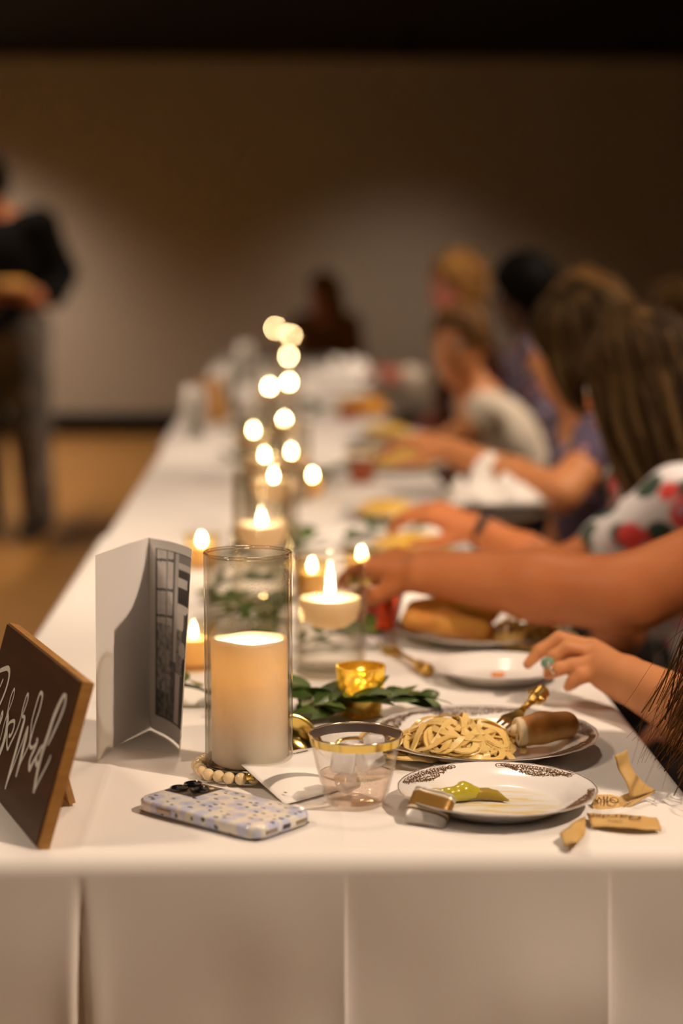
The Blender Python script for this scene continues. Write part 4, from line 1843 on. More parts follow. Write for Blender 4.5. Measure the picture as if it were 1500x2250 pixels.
# ---- torn kraft cheese packets
m_kraft = M('kraft packet paper', (0.64, 0.42, 0.15), 0.55, noise=(30, (0.58, 0.36, 0.12)), bump=(160, 0.25, 0.001))
m_ink2 = M('brown ink', (0.13, 0.06, 0.02), 0.7)


class Strip:
    """paper strip from two edge polylines (left, right)"""
    def __init__(self, Lp, Rp, m=6):
        self.L, self.R = catmull(Lp, m), catmull(Rp, m)

    def at(self, u, w_):
        n = len(self.L) - 1
        q = max(0, min(0.9999, u)) * n
        i = int(q)
        a = q - i
        l = self.L[i] * (1 - a) + self.L[i + 1] * a
        r = self.R[i] * (1 - a) + self.R[i + 1] * a
        return l * (1 - w_) + r * w_

    def normal(self, u, w_):
        e = 0.02
        d1 = self.at(min(1, u + e), w_) - self.at(max(0, u - e), w_)
        d2 = self.at(u, min(1, w_ + e)) - self.at(u, max(0, w_ - e))
        return unit(np.cross(d1, d2))

    def sheet(self, org, bulge=0.0015, nw=6, flip=1):
        V, Fs = [], []
        n = len(self.L)
        for i in range(n):
            u = i / (n - 1)
            for j in range(nw + 1):
                w_ = j / nw
                p = self.at(u, w_) + flip * self.normal(u, w_) * (bulge * math.sin(math.pi * w_) + 0.0009 * mnoise.noise(Vector((u * 7, w_ * 4, 1.5))))
                V.append(p - org)
        for i in range(n - 1):
            for j in range(nw):
                a = i * (nw + 1) + j
                Fs.append((a, a + 1, a + nw + 2, a + nw + 1))
        return V, Fs

    def text(self, txt, org, size, aspect, u0, w0, ang, flip=1, shear=0.0, bulge=0.0015):
        v, f = text_mesh(txt, size, shear)
        out = []
        LU = np.linalg.norm(self.at(1, 0.5) - self.at(0, 0.5))
        LW = np.linalg.norm(self.at(0.5, 1) - self.at(0.5, 0))
        for p in v:
            x = p[0] * math.cos(ang) - p[1] * math.sin(ang)
            y = p[0] * math.sin(ang) + p[1] * math.cos(ang)
            u, w_ = u0 + x / LU, w0 + y * aspect / LW
            out.append(self.at(u, w_) + flip * self.normal(u, w_) * (bulge * math.sin(math.pi * max(0, min(1, w_))) + 0.0013) - org)
        return out, f


def px3(px, py, Y):
    return UD(px, py, Y)


def tablept(px, py, dz=0.0):
    p = U(px, py, TZ + dz)
    return p


# torn packet standing twisted: upright strip, wing, and the flap lying behind
org = tablept(1345, 1775)
t = empty('cheese_packet', tuple(org))
props(t, 'torn kraft paper cheese packet twisted upright beside the plates', 'packet', 'torn kraft cheese packets')
yb = org[1]
st1 = Strip([px3(1349, 1660, yb + 0.010), px3(1358, 1690, yb + 0.010), px3(1378, 1728, yb + 0.004), px3(1384, 1752, yb + 0.006)],
            [px3(1377, 1646, yb + 0.016), px3(1384, 1680, yb + 0.018), px3(1404, 1712, yb + 0.016), px3(1440, 1738, yb + 0.022)])
v, f = st1.sheet(org)
o = mesh('upright_strip', v, f, m_kraft, t)
o.modifiers.new('thickness', 'SOLIDIFY').thickness = 0.0005
st2 = Strip([px3(1440, 1738, yb + 0.021), px3(1400, 1748, yb + 0.010), px3(1360, 1772, yb + 0.002)],
            [px3(1428, 1752, yb + 0.017), px3(1402, 1768, yb + 0.006), px3(1372, 1782, yb - 0.002)])
st2 = Strip([px3(1382, 1742, yb + 0.008), px3(1362, 1752, yb + 0.006), px3(1352, 1772, yb + 0.003)][::-1],
            [px3(1440, 1740, yb + 0.020), px3(1402, 1762, yb + 0.008), px3(1366, 1784, yb - 0.001)][::-1])
v, f = st2.sheet(org)
o = mesh('folded_wing', v, f, m_kraft, t)
o.modifiers.new('thickness', 'SOLIDIFY').thickness = 0.0005
st3 = Strip([px3(1298, 1768, yb + 0.001), px3(1310, 1748, yb + 0.006), px3(1340, 1746, yb + 0.007), px3(1362, 1752, yb + 0.008)],
            [px3(1306, 1785, yb - 0.010), px3(1322, 1784, yb - 0.008), px3(1342, 1784, yb - 0.006), px3(1364, 1786, yb - 0.004)])
v, f = st3.sheet(org)
o = mesh('lying_flap', v, f, m_kraft, t)
o.modifiers.new('thickness', 'SOLIDIFY').thickness = 0.0005
v, f = st2.text('ROMANO CHEESE', org, 0.0042, 1.0, 0.5, 0.72, 0.0, 1)
nz_ = st2.normal(0.5, 0.6)
sg2 = 1 if np.dot(nz_, CAM - org) > 0 else -1
v, f = st2.text('ROMANO CHEESE', org, 0.0042, float(sg2), 0.5, 0.70, 0.0, sg2)
mesh('lettering', v, f, m_ink2, t, smooth=False)
sg3 = 1 if np.dot(st3.normal(0.5, 0.5), CAM - org) > 0 else -1
v, f = st3.text('Olive', org, 0.011, float(sg3), 0.52, 0.35, math.pi, sg3, 0.2)
mesh('lettering', v, f, m_ink2, t, smooth=False)

org = tablept(1370, 1815)
t = empty('cheese_packet', tuple(org))
props(t, 'flat kraft paper cheese packet with printed script lettering upside down', 'packet', 'torn kraft cheese packets')
st = Strip([tablept(1289, 1787, .006), tablept(1330, 1788, .008), tablept(1390, 1791, .009), tablept(1442, 1797, .007)],
           [tablept(1299, 1817, .003), tablept(1345, 1816, .006), tablept(1400, 1820, .006), tablept(1453, 1824, .003)])
v, f = st.sheet(org, flip=-1)
o = mesh('packet_paper', v, f, m_kraft, t)
o.modifiers.new('thickness', 'SOLIDIFY').thickness = 0.0008
sg = 1 if st.normal(0.5, 0.5)[2] > 0 else -1
v, f = st.text('Garden', org, 0.016, float(sg), 0.40, 0.36, math.pi, sg, 0.25)
mesh('lettering', v, f, m_ink2, t, smooth=False)
v, f = st.text('Olive', org, 0.006, float(sg), 0.40, 0.72, math.pi, sg, 0.25)
mesh('small_lettering', v, f, m_ink2, t, smooth=False)

org = tablept(1258, 1838)
t = empty('cheese_packet', tuple(org))
props(t, 'small torn kraft packet corner lying nearest the table edge', 'packet', 'torn kraft cheese packets')
st = Strip([tablept(1229, 1832, .008), tablept(1258, 1808, .010), tablept(1285, 1794, .004)],
           [tablept(1240, 1859, .003), tablept(1270, 1848, .008), tablept(1284, 1836, .004)])
v, f = st.sheet(org, flip=-1)
o = mesh('packet_paper', v, f, m_kraft, t)
o.modifiers.new('thickness', 'SOLIDIFY').thickness = 0.0008

# ================================================================== CANDLES ALONG THE TABLE
CND = {}


def inst(key, name, build, parent, loc=None):
    """first time builds the mesh, then shares its data"""
    if key not in CND:
        v, f, m = build()
        o = mesh(name, v, f, m, parent, angle=45)
        CND[key] = o.data
    else:
        o = bpy.data.objects.new(name, CND[key])
        COL.objects.link(o)
        o.parent = parent
    if loc is not None:
        o.location = loc
    return o


def float_set(x, y, H, top, where, lit=True, big=False, R=0.045, cr_=0.0395):
    """cylinder vase with water and a floating candle whose wax top is at height top"""
    k = (round(H, 3), round(top, 3), round(R, 3))
    t = empty('cylinder_vase', (x, y, TZ + 0.001))
    props(t, 'clear cylinder vase holding a floating candle, ' + where, 'vase', 'floating candle vases')
    inst(('ow',) + k, 'outer_wall', lambda: (*lathe([(R - 0.003, 0.0), (R - 0.0005, 0.003), (R, 0.006), (R, H)], 48), g_clear), t)
    inst(('iw',) + k, 'inner_wall', lambda: (*lathe([(R - 0.004, 0.008), (R - 0.003, H)], 48), g_clear), t)
    inst(('bs',) + k, 'glass_base', lambda: (*lathe([(0, 0.001), (R - 0.004, 0.001), (R - 0.0012, 0.005), (R - 0.0035, 0.008), (0, 0.007)], 48), g_clear), t)

    def rim():
        V, Fs = [], []
        for i in range(48):
            a = 2 * math.pi * i / 48
            for j in range(8):
                b_ = 2 * math.pi * j / 8
                rr = R - 0.0015 + 0.0018 * math.cos(b_)
                V.append((rr * math.cos(a), rr * math.sin(a), H + 0.0018 * math.sin(b_)))
                Fs.append((i * 8 + j, ((i + 1) % 48) * 8 + j, ((i + 1) % 48) * 8 + (j + 1) % 8, i * 8 + (j + 1) % 8))
        return V, Fs, g_rim
    inst(('rm',) + k, 'rim', rim, t)
    wl = top - 0.010
    inst(('wt',) + k, 'water_surface', lambda: (*lathe([(R - 0.0035, wl), (0, wl)], 40), g_water), t)
    c = empty('floating_candle', (x, y, TZ + 0.001 + wl))
    props(c, 'round white floating candle in the vase ' + where, 'candle', 'floating candles')
    q = (round(cr_, 3),)
    inst(('fw',) + q, 'wax', lambda: (*lathe([(0, -0.026), (cr_ * 0.55, -0.026), (cr_ * 0.85, -0.018), (cr_ * 0.99, -0.002), (cr_, 0.005), (cr_ * 0.95, 0.010), (cr_ * 0.86, 0.0095), (cr_ * 0.5, 0.006), (0, 0.005)], 40), wax_float), c)
    inst(('wk',), 'wick', lambda: (*tube([(0, 0, 0), (0.0006, 0, 0.007)], 0.0009, 6), m_wick), c, (0, 0, 0.004))
    if lit:
        inst(('fl', big), 'flame', lambda: (*(flame_mesh(0.038, 0.0058) if big else flame_mesh(0.019, 0.0055)), m_flame), c, (0, 0, 0.008))
    return t, c


def votive_set(x, y, where, gold=False, lit=True, R=0.030, H=0.058):
    k = (round(R, 3), round(H, 3), gold)
    t = empty('votive_holder', (x, y, TZ + 0.001))
    props(t, ('gold mercury-glass votive holder ' if gold else 'small clear glass votive holder ') + where, 'votive holder', 'votive holders')
    gm = g_merc if gold else g_amber
    inst(('vo',) + k, 'glass', lambda: (*lathe([(0, 0.0), (R * 0.78, 0.0), (R * 0.84, 0.003), (R, H), (R - 0.0025, H), (R * 0.84 - 0.0025, 0.006), (0, 0.006)], 40), gm), t)
    c = empty('votive_candle', (x, y, TZ + 0.008))
    props(c, 'small cream votive candle in the holder ' + where, 'candle', 'votive candles')
    ht = 0.020 if gold else 0.032
    inst(('vw', gold), 'wax', lambda: (*lathe([(0, 0.0), (R * 0.70, 0.0), (R * 0.74, ht - 0.002), (R * 0.66, ht), (0, ht - 0.002)], 30), wax_float if gold else wax_yellow), c)
    inst(('wk',), 'wick', lambda: (*tube([(0, 0, 0), (0.0006, 0, 0.007)], 0.0009, 6), m_wick), c, (0, 0, ht - 0.003))
    if lit:
        inst(('fs',), 'flame', lambda: (*flame_mesh(0.019, 0.0048), m_flame), c, (0, 0, ht + 0.001))
    return t, c


g_amber = thin_glass('amber tinted glass', (0.99, 0.94, 0.80), ior=1.45, edge=(0.92, 0.76, 0.42))
# gold mercury glass: speckled gold coating with clear flecks
g_merc = bpy.data.materials.new('gold mercury glass')
g_merc.use_nodes = True
nt = g_merc.node_tree
nt.nodes.clear()
out = nt.nodes.new('ShaderNodeOutputMaterial')
tr = nt.nodes.new('ShaderNodeBsdfTransparent')
tr.inputs[0].default_value = (1.0, 0.80, 0.32, 1)
gl = nt.nodes.new('ShaderNodeBsdfGlossy')
gl.inputs[0].default_value = (0.85, 0.66, 0.18, 1)
gl.inputs['Roughness'].default_value = 0.14
tl = nt.nodes.new('ShaderNodeBsdfTranslucent')
tl.inputs[0].default_value = (0.95, 0.72, 0.20, 1)
tc = nt.nodes.new('ShaderNodeTexCoord')
vo = nt.nodes.new('ShaderNodeTexVoronoi')
vo.inputs['Scale'].default_value = 170
nt.links.new(tc.outputs['Object'], vo.inputs['Vector'])
n1 = nt.nodes.new('ShaderNodeTexNoise')
n1.inputs['Scale'].default_value = 55
nt.links.new(tc.outputs['Object'], n1.inputs['Vector'])
ad = nt.nodes.new('ShaderNodeMath')
ad.operation = 'ADD'
nt.links.new(vo.outputs['Distance'], ad.inputs[0])
nt.links.new(n1.outputs['Fac'], ad.inputs[1])
rg = nt.nodes.new('ShaderNodeMapRange')
rg.inputs['From Min'].default_value = 0.74
rg.inputs['From Max'].default_value = 0.86
nt.links.new(ad.outputs[0], rg.inputs['Value'])
m0 = nt.nodes.new('ShaderNodeMixShader')
m0.inputs[0].default_value = 0.40
nt.links.new(gl.outputs[0], m0.inputs[1])
nt.links.new(tl.outputs[0], m0.inputs[2])
m1 = nt.nodes.new('ShaderNodeMixShader')
rr_ = nt.nodes.new('ShaderNodeMath')
rr_.operation = 'MULTIPLY_ADD'
rr_.inputs[1].default_value = 0.70
rr_.inputs[2].default_value = 0.24
nt.links.new(rg.outputs['Result'], rr_.inputs[0])
nt.links.new(rr_.outputs[0], m1.inputs[0])
nt.links.new(tr.outputs[0], m1.inputs[1])
nt.links.new(m0.outputs[0], m1.inputs[2])
nt.links.new(m1.outputs[0], out.inputs[0])

# the near ones are placed where they stand; (px, Y)
p = U(725, 1482)
float_set(p[0], p[1], 0.150, 0.098, 'just behind the gold votive', big=True)


def xat(px, Y, z=TZ + 0.1):
    r = ray(px, 900)
    return CAM[0] + r[0] * Y / r[1]


votive_set(*U(792, 1571)[:2], 'standing right beside the leafy sprig', gold=True, R=0.0285, H=0.057)
for (px, Y, where) in ((420, 2.36, 'half hidden behind the open programme'),
                       (684, 2.90, 'behind the nearest floating candle vase'),
                       (440, 3.20, 'left of the row, beyond the programme'),
                       (686, 4.25, 'right of the row on the second table'),
                       (794, 3.02, 'standing near the reaching hand')):
    votive_set(xat(px, Y), Y, where, lit=True)
for (px, Y, H, top, where) in ((573, 2.83, 0.20, 0.125, 'second in the row of floating candles'),
                               (600, 3.22, 0.20, 0.150, 'third in the row of floating candles'),
                               (580, 3.60, 0.22, 0.150, 'fourth in the row of floating candles'),
                               (639, 4.15, 0.17, 0.105, 'fifth in the row of floating candles'),
                               (556, 4.50, 0.20, 0.125, 'sixth in the row of floating candles'),
                               (624, 5.15, 0.17, 0.100, 'seventh in the row of floating candles'),
                               (592, 6.30, 0.20, 0.125, 'eighth in the row of floating candles'),
                               (635, 6.75, 0.20, 0.115, 'ninth in the row of floating candles'),
                               (634, 8.70, 0.22, 0.125, 'tenth in the row of floating candles'),
                               (640, 10.1, 0.25, 0.175, 'eleventh in the row of floating candles'),
                               (605, 10.7, 0.26, 0.200, 'last in the row of floating candles')):
    float_set(xat(px, Y), Y, H, top, where)

# ================================================================== GREENERY
m_leaf = M('dark green leaf', (0.036, 0.070, 0.010), 0.4, noise=(20, (0.060, 0.105, 0.016)), coat=0.15)
m_leaf2 = M('mid green leaf', (0.085, 0.135, 0.020), 0.45, noise=(20, (0.055, 0.095, 0.014)))
m_stem = M('leaf stem', (0.10, 0.09, 0.035), 0.6)


def leaf_mesh(L=0.05, W=0.02, bend=0.25):
    V, Fs = [], []
    n = 7
    for i in range(n + 1):
        t_ = i / n
        w_ = W * 0.5 * math.sin(math.pi * t_ ** 0.8) ** 0.8
        x = L * t_
        z = -bend * L * t_ * t_
        for s_ in (-1, 0, 1):
            V.append((x, s_ * w_, z + (0.10 * w_ if s_ else -0.0003)))
    for i in range(n):
        for k in range(2):
            a = 3 * i + k
            Fs.append((a, a + 1, a + 4, a + 3))
    return V, Fs


LEAFS = []
for (L, W, bd, m) in ((0.055, 0.024, 0.15, m_leaf), (0.042, 0.020, 0.3, m_leaf2), (0.062, 0.022, 0.22, m_leaf)):
    me = bpy.data.meshes.new('leaf')
    v, f = leaf_mesh(L, W, bd)
    me.from_pydata(v, [], f)
    me.polygons.foreach_set('use_smooth', [True] * len(me.polygons))
    me.materials.append(m)
    LEAFS.append(me)


def sprig(x, y, ang, L, n, lab, seed, scale=1.0, rise=0.02):
    rnd = random.Random(seed)
    t = empty('greenery_sprig', (x, y, TZ + 0.002), ang)
    props(t, lab, 'greenery', 'leafy sprigs along the table')
    P = []
    for i in range(7):
        q = i / 6
        P.append(vec(L * q, 0.02 * math.sin(q * 4 + seed), 0.005 + rise * math.sin(math.pi * min(1, q * 0.9))))
    P = catmull(P, 3)
    v, f = tube(P, 0.0012, 6)
    mesh('stem', v, f, m_stem, t)
    for i in range(n):
        q = (i + 0.5) / n
        p = P[int(q * (len(P) - 1))]
        o = bpy.data.objects.new('leaf', LEAFS[rnd.randrange(3)])
        COL.objects.link(o)
        o.parent = t
        o.location = p + vec(0, 0, 0.002)
        sd = 1 if i % 2 else -1
        o.rotation_euler = (rnd.uniform(-0.7, 0.7), -rnd.uniform(0.0, 0.55), sd * rnd.uniform(0.4, 1.3))
        sc = scale * rnd.uniform(0.75, 1.1)
        o.scale = (sc, sc, sc)
    return t


SPR = [
    (U(640, 1590), 0.25, 0.16, 26, 'leafy green sprig between the tallest vase and the gold votive'),
    (U(770, 1580), 2.9, 0.13, 20, 'leafy green sprig reaching left from the gold votive base'),
    (U(470, 1568), 2.5, 0.10, 12, 'leafy green sprig poking out left of the tallest vase'),
    (U(520, 1420), 1.2, 0.20, 22, 'leafy green sprig seen through the top of the tallest vase'),
    (U(600, 1400), 2.0, 0.20, 22, 'leafy green sprig behind the tallest vase pointing away'),
    (U(440, 1320), 0.4, 0.16, 14, 'leafy green sprig behind the programme'),
    (U(660, 1440), 0.6, 0.12, 12, 'leafy green sprig at the foot of the nearest floating candle'),
    (U(480, 1240), 1.3, 0.24, 16, 'leafy green sprig left of the second floating candle'),
    (U(640, 1225), 1.5, 0.22, 16, 'leafy green sprig right of the second floating candle'),
    (U(740, 1200), 0.5, 0.20, 14, 'leafy green sprig beside the reaching hands'),
    (U(500, 1020), 1.2, 0.30, 16, 'leafy green sprig left of the row on the second table'),
    (U(690, 1080), 1.4, 0.30, 16, 'leafy green sprig right of the row on the second table'),
    (U(520, 950), 1.4, 0.35, 14, 'leafy green sprig beside the sixth floating candle'),
    (U(680, 920), 1.5, 0.40, 14, 'leafy green sprig right of the seventh floating candle'),
]
for i, (p, a, L, n, lab) in enumerate(SPR):
    sprig(p[0], p[1], a, L, n, lab, 40 + i, 1.0 if i < 7 else 1.15)

# ================================================================== MORE PLACE SETTINGS DOWN THE TABLE
m_tea = M('red iced tea', (0.50, 0.055, 0.012), 0.03, trans=0.75, ior=1.33)
m_tea2 = M('amber iced tea', (0.62, 0.16, 0.02), 0.03, trans=0.75, ior=1.33)
SETS = {}


def drink(px, py, lab, tea, scale=1.0, Y=None):
    p = U(px, py)
    t = empty('plastic_cup', (p[0], p[1], TZ + 0.001))
    props(t, lab, 'cup', 'plastic cups of tea')
    prof = [(0, 0.001), (0.028, 0.0), (0.030, 0.003), (0.044, 0.080)]
    inst(('cupw',), 'cup_wall', lambda: (*lathe(prof, 36), g_plastic), t)
    inst(('cupb',), 'gold_band', lambda: (*lathe([(0.0425, 0.070), (0.0442, 0.0795)], 36), m_gold), t)
    inst(('tea', tea.name), 'tea', lambda: (*lathe([(0, 0.003), (0.028, 0.003), (0.0393, 0.055), (0, 0.055)], 36), tea), t)
    return t


drink(828, 1385, 'cup of red iced tea beside the nearest floating candle vase', m_tea)
drink(795, 1060, 'cup of amber iced tea on the second table', m_tea2)
drink(765, 925, 'cup of amber iced tea further along the table', m_tea2)

p_sm = make_plate('salad_plate', 1095, 1462, 0.083, 'small empty plate with an orange scrap under the ringed hand', None, None)
s = SDF().cap(vec(*p_sm.location) + vec(-0.006, 0.004, 0.0045), vec(*p_sm.location) + vec(0.006, 0.006, 0.0045), 0.0032, 0.003, 0.002)
o = sdf_obj('carrot_scrap', s, 0.0012, M('carrot', (0.72, 0.25, 0.05), 0.4), origin=vec(*p_sm.location) + vec(0, 0.005, 0.003))
props(o, 'orange carrot scrap on the small empty plate', 'food scrap')
BGP = [(1060, 1376, 0.1215, 'dinner plate with two breadsticks and pasta under the long reaching arm'),
       (905, 1190, 0.1215, 'dinner plate behind the reaching hand on the first table'),
       (880, 1118, 0.1215, 'dinner plate beside the hand with the dark bracelet'),
       (880, 1018, 0.1215, 'dinner plate of yellow food behind the amber tea'),
       (800, 905, 0.1215, 'dinner plate with golden bread on the third table'),
       (850, 950, 0.1215, 'dinner plate in front of the person in white'),
       (1090, 1120, 0.1215, 'dinner plate holding a crumpled napkin near the table edge')]
BP = [vec(*make_plate('dinner_plate', px, py, R, lab, [(math.radians(a), math.radians(33)) for a in (160, 95, 20, -42, -105, -165)] if i < 1 else None, None, n=96).location) for i, (px, py, R, lab) in enumerate(BGP)]


def lump(name, c, r, mat, lab, cat, seed, n=8, h=0.005):
    rnd = random.Random(seed)
    s = SDF()
    s.ell(c, r, k=0.01)
    for i in range(n):
        a = rnd.uniform(0, 6.28)
        q = rnd.uniform(0.3, 0.8)
        s.ell(c + vec(r[0] * q * math.cos(a), r[1] * q * math.sin(a), r[2] * 0.35), (r[0] * 0.25, r[1] * 0.3, r[2] * 0.5), k=0.008)
    o = sdf_obj(name, s, h, mat, origin=c)
    props(o, lab, cat, 'food on the far plates')
    return o


m_cheesy = M('cheesy pasta', (0.70, 0.40, 0.04), 0.35, noise=(40, (0.76, 0.54, 0.15)), bump=(90, 0.5, 0.004), coat=0.3)
m_golden = M('golden baked food', (0.60, 0.24, 0.015), 0.4, noise=(30, (0.70, 0.36, 0.04)), bump=(80, 0.4, 0.004))


def stick(a, b, r, lab, seed):
    s = SDF()
    s.chain([a, (a + b) / 2 + vec(0, 0, 0.004), b], [r * 0.9, r, r * 0.9], 0.008)
    o = sdf_obj('breadstick', s, 0.004, M('golden crust', (0.55, 0.22, 0.035), 0.5, noise=(30, (0.66, 0.34, 0.07)), bump=(70, 0.3, 0.002)), origin=(a + b) / 2)
    props(o, lab, 'breadstick', 'breadsticks')


c = BP[0]
stick(c + vec(-0.100, -0.030, 0.032), c + vec(-0.005, -0.060, 0.022), 0.018, 'front breadstick on the plate under the long reaching arm', 1)
stick(c + vec(-0.090, 0.010, 0.036), c + vec(0.005, -0.012, 0.040), 0.020, 'back breadstick on the plate under the long reaching arm', 2)
pasta_pile(c, 'yellow pasta on the plate under the long reaching arm', 0.052, -0.045, 0.055, 0.050, 0.034, 48, 33)
lump('pasta_serving', BP[1] + vec(0, 0, 0.010), (0.075, 0.07, 0.022), m_cheesy, 'yellow pasta serving behind the reaching hand', 'pasta', 3)
lump('pasta_serving', BP[2] + vec(-0.03, 0, 0.012), (0.065, 0.06, 0.026), m_cheesy, 'yellow pasta serving beside the bracelet hand', 'pasta', 4)
lump('pasta_serving', BP[3] + vec(0, 0, 0.015), (0.085, 0.07, 0.045), m_cheesy, 'tall yellow pasta serving behind the amber tea', 'pasta', 5)
lump('bread_heap', BP[4] + vec(0, 0, 0.018), (0.085, 0.075, 0.060), m_golden, 'heap of golden bread on the third table', 'bread', 6)
lump('pasta_serving', BP[5] + vec(0, 0, 0.012), (0.075, 0.07, 0.032), m_cheesy, 'yellow pasta serving in front of the person in white', 'pasta', 7)


def napkin(c, r, lab, seed):
    rnd = random.Random(seed)
    V, Fs = [], []
    n = 22
    for j in range(n + 1):
        for i in range(n + 1):
            u, w_ = i / n * 2 - 1, j / n * 2 - 1
            q = max(0, 1 - max(abs(u), abs(w_)) ** 2)
            z = r[2] * (0.25 + q * (0.6 + 0.9 * mnoise.noise(Vector((u * 2.6 + seed, w_ * 2.6, seed)))))
            V.append((u * r[0] * (1 + 0.15 * mnoise.noise(Vector((u * 2, w_ * 2, 9 + seed)))), w_ * r[1] * (1 + 0.15 * mnoise.noise(Vector((u * 2, w_ * 2, 4 + seed)))), max(0.001, z)))
    for j in range(n):
        for i in range(n):
            a = j * (n + 1) + i
            Fs.append((a, a + 1, a + n + 2, a + n + 1))
    o = mesh('paper_napkin', V, Fs, m_paper, loc=tuple(c))
    o.modifiers.new('thickness', 'SOLIDIFY').thickness = 0.0006
    props(o, lab, 'napkin', 'crumpled napkins')


napkin(BP[6] + vec(0.0, 0.0, 0.018), (0.10, 0.10, 0.09), 'crumpled white napkin on the plate near the table edge', 2.0)
napkin(U(1010, 1185, TZ + 0.001), (0.09, 0.09, 0.04), 'crumpled white napkin under the bracelet wrist', 8.0)
napkin(U(760, 850, TZ + 0.001), (0.14, 0.16, 0.13), 'crumpled white napkin far down the right table side', 3.0)

# far programmes and signs standing along the left side
m_far = m_paper


def far_programme(px, Y, lab, h=0.16, tilt=0.0):
    x = xat(px, Y)
    t = empty('wedding_programme', (x, Y, TZ + 0.001), tilt)
    props(t, lab, 'programme', 'programmes further along the table')
    for sgn, nm in ((-1, 'left_page'), (1, 'right_page')):
        v, f = slab_pts(np.zeros(3), vec(sgn * 0.035, -0.10, 0), vec(0, 0, h), vec(0, 0.0006, 0))
        fix_normals(mesh(nm, v, f, m_far, t, smooth=False))


def far_sign(px, Y, lab, rz):
    x = xat(px, Y)
    t = empty('reserved_sign', (x, Y, TZ + 0.001), rz)
    props(t, lab, 'sign', 'wooden table signs')
    R = rotx(-0.25)
    v, f = box((0, 0, 0), (0.24, 0.012, 0.15))
    v = [R @ p + vec(0, 0, 0.076) for p in v]
    mesh('board', v, f, m_oak, t, smooth=False)
    v, f = slab_pts(vec(-0.02, 0.012, 0.11), vec(0.04, 0, 0), vec(0, 0.075, -0.11), vec(0, 0.006, 0))
    fix_normals(mesh('easel_leg', v, f, m_oak, t, smooth=False))


far_programme(432, 5.9, 'white programme standing on the left side of the third table')
far_programme(505, 6.9, 'white programme standing behind the small wooden sign', 0.18)
far_programme(540, 8.6, 'white programme furthest along the left side', 0.20)
far_sign(466, 6.4, 'small wooden sign between two far programmes', 1.25)

# ================================================================== PEOPLE
def skin(name, c, c2):
    return M(name, c, 0.5, noise=(14, c2), sss=0.12, sss_r=(1, 0.35, 0.2), sss_s=0.01, spec=0.35)


sk_a = skin('warm skin', (0.46, 0.165, 0.058), (0.42, 0.14, 0.048))
sk_b = skin('light skin', (0.60, 0.265, 0.11), (0.56, 0.23, 0.09))
sk_c = skin('pink skin', (0.56, 0.20, 0.14), (0.52, 0.16, 0.12))
sk_d = skin('dark skin', (0.10, 0.045, 0.025), (0.085, 0.038, 0.02))
m_eye = M('eye', (0.50, 0.45, 0.40), 0.3)
m_iris = M('iris', (0.03, 0.02, 0.015), 0.1)
m_lip = M('lips', (0.36, 0.10, 0.075), 0.4)


def fabric(name, c, c2=None, sc=20):
    return M(name, c, 0.9, noise=(sc, c2 or tuple(q * 0.8 for q in c)), spec=0.15)


def floral(name, basec, cols, scale=30):
    if name in MATS:
        return MATS[name]
    m = bpy.data.materials.new(name)
    m.use_nodes = True
    nt = m.node_tree
    b = nt.nodes['Principled BSDF']
    b.inputs['Roughness'].default_value = 0.75
    tc = nt.nodes.new('ShaderNodeTexCoord')
    src = None
    for i, (c, thr, sc) in enumerate(cols):
        mp = nt.nodes.new('ShaderNodeMapping')
        mp.inputs['Location'].default_value = (i * 0.37, i * 0.21, i * 0.11)
        nt.links.new(tc.outputs['Object'], mp.inputs['Vector'])
        v = nt.nodes.new('ShaderNodeTexVoronoi')
        v.inputs['Scale'].default_value = scale * sc
        nt.links.new(mp.outputs['Vector'], v.inputs['Vector'])
        r = nt.nodes.new('ShaderNodeMapRange')
        r.inputs['From Min'].default_value = thr + 0.04
        r.inputs['From Max'].default_value = thr - 0.04
        nt.links.new(v.outputs['Distance'], r.inputs['Value'])
        mx = nt.nodes.new('ShaderNodeMix')
        mx.data_type = 'RGBA'
        if src is None:
            mx.inputs[6].default_value = (*basec, 1)
        else:
            nt.links.new(src, mx.inputs[6])
        mx.inputs[7].default_value = (*c, 1)
        nt.links.new(r.outputs['Result'], mx.inputs[0])
        src = mx.outputs[2]
    nt.links.new(src, b.inputs['Base Color'])
    MATS[name] = m
    return m


def hair_mat(name, c, c2):
    return M(name, (1, 1, 1), 0.6, noise=(60, (0.75, 0.75, 0.75), (6, 6, 1)), attr='col', spec=0.06)


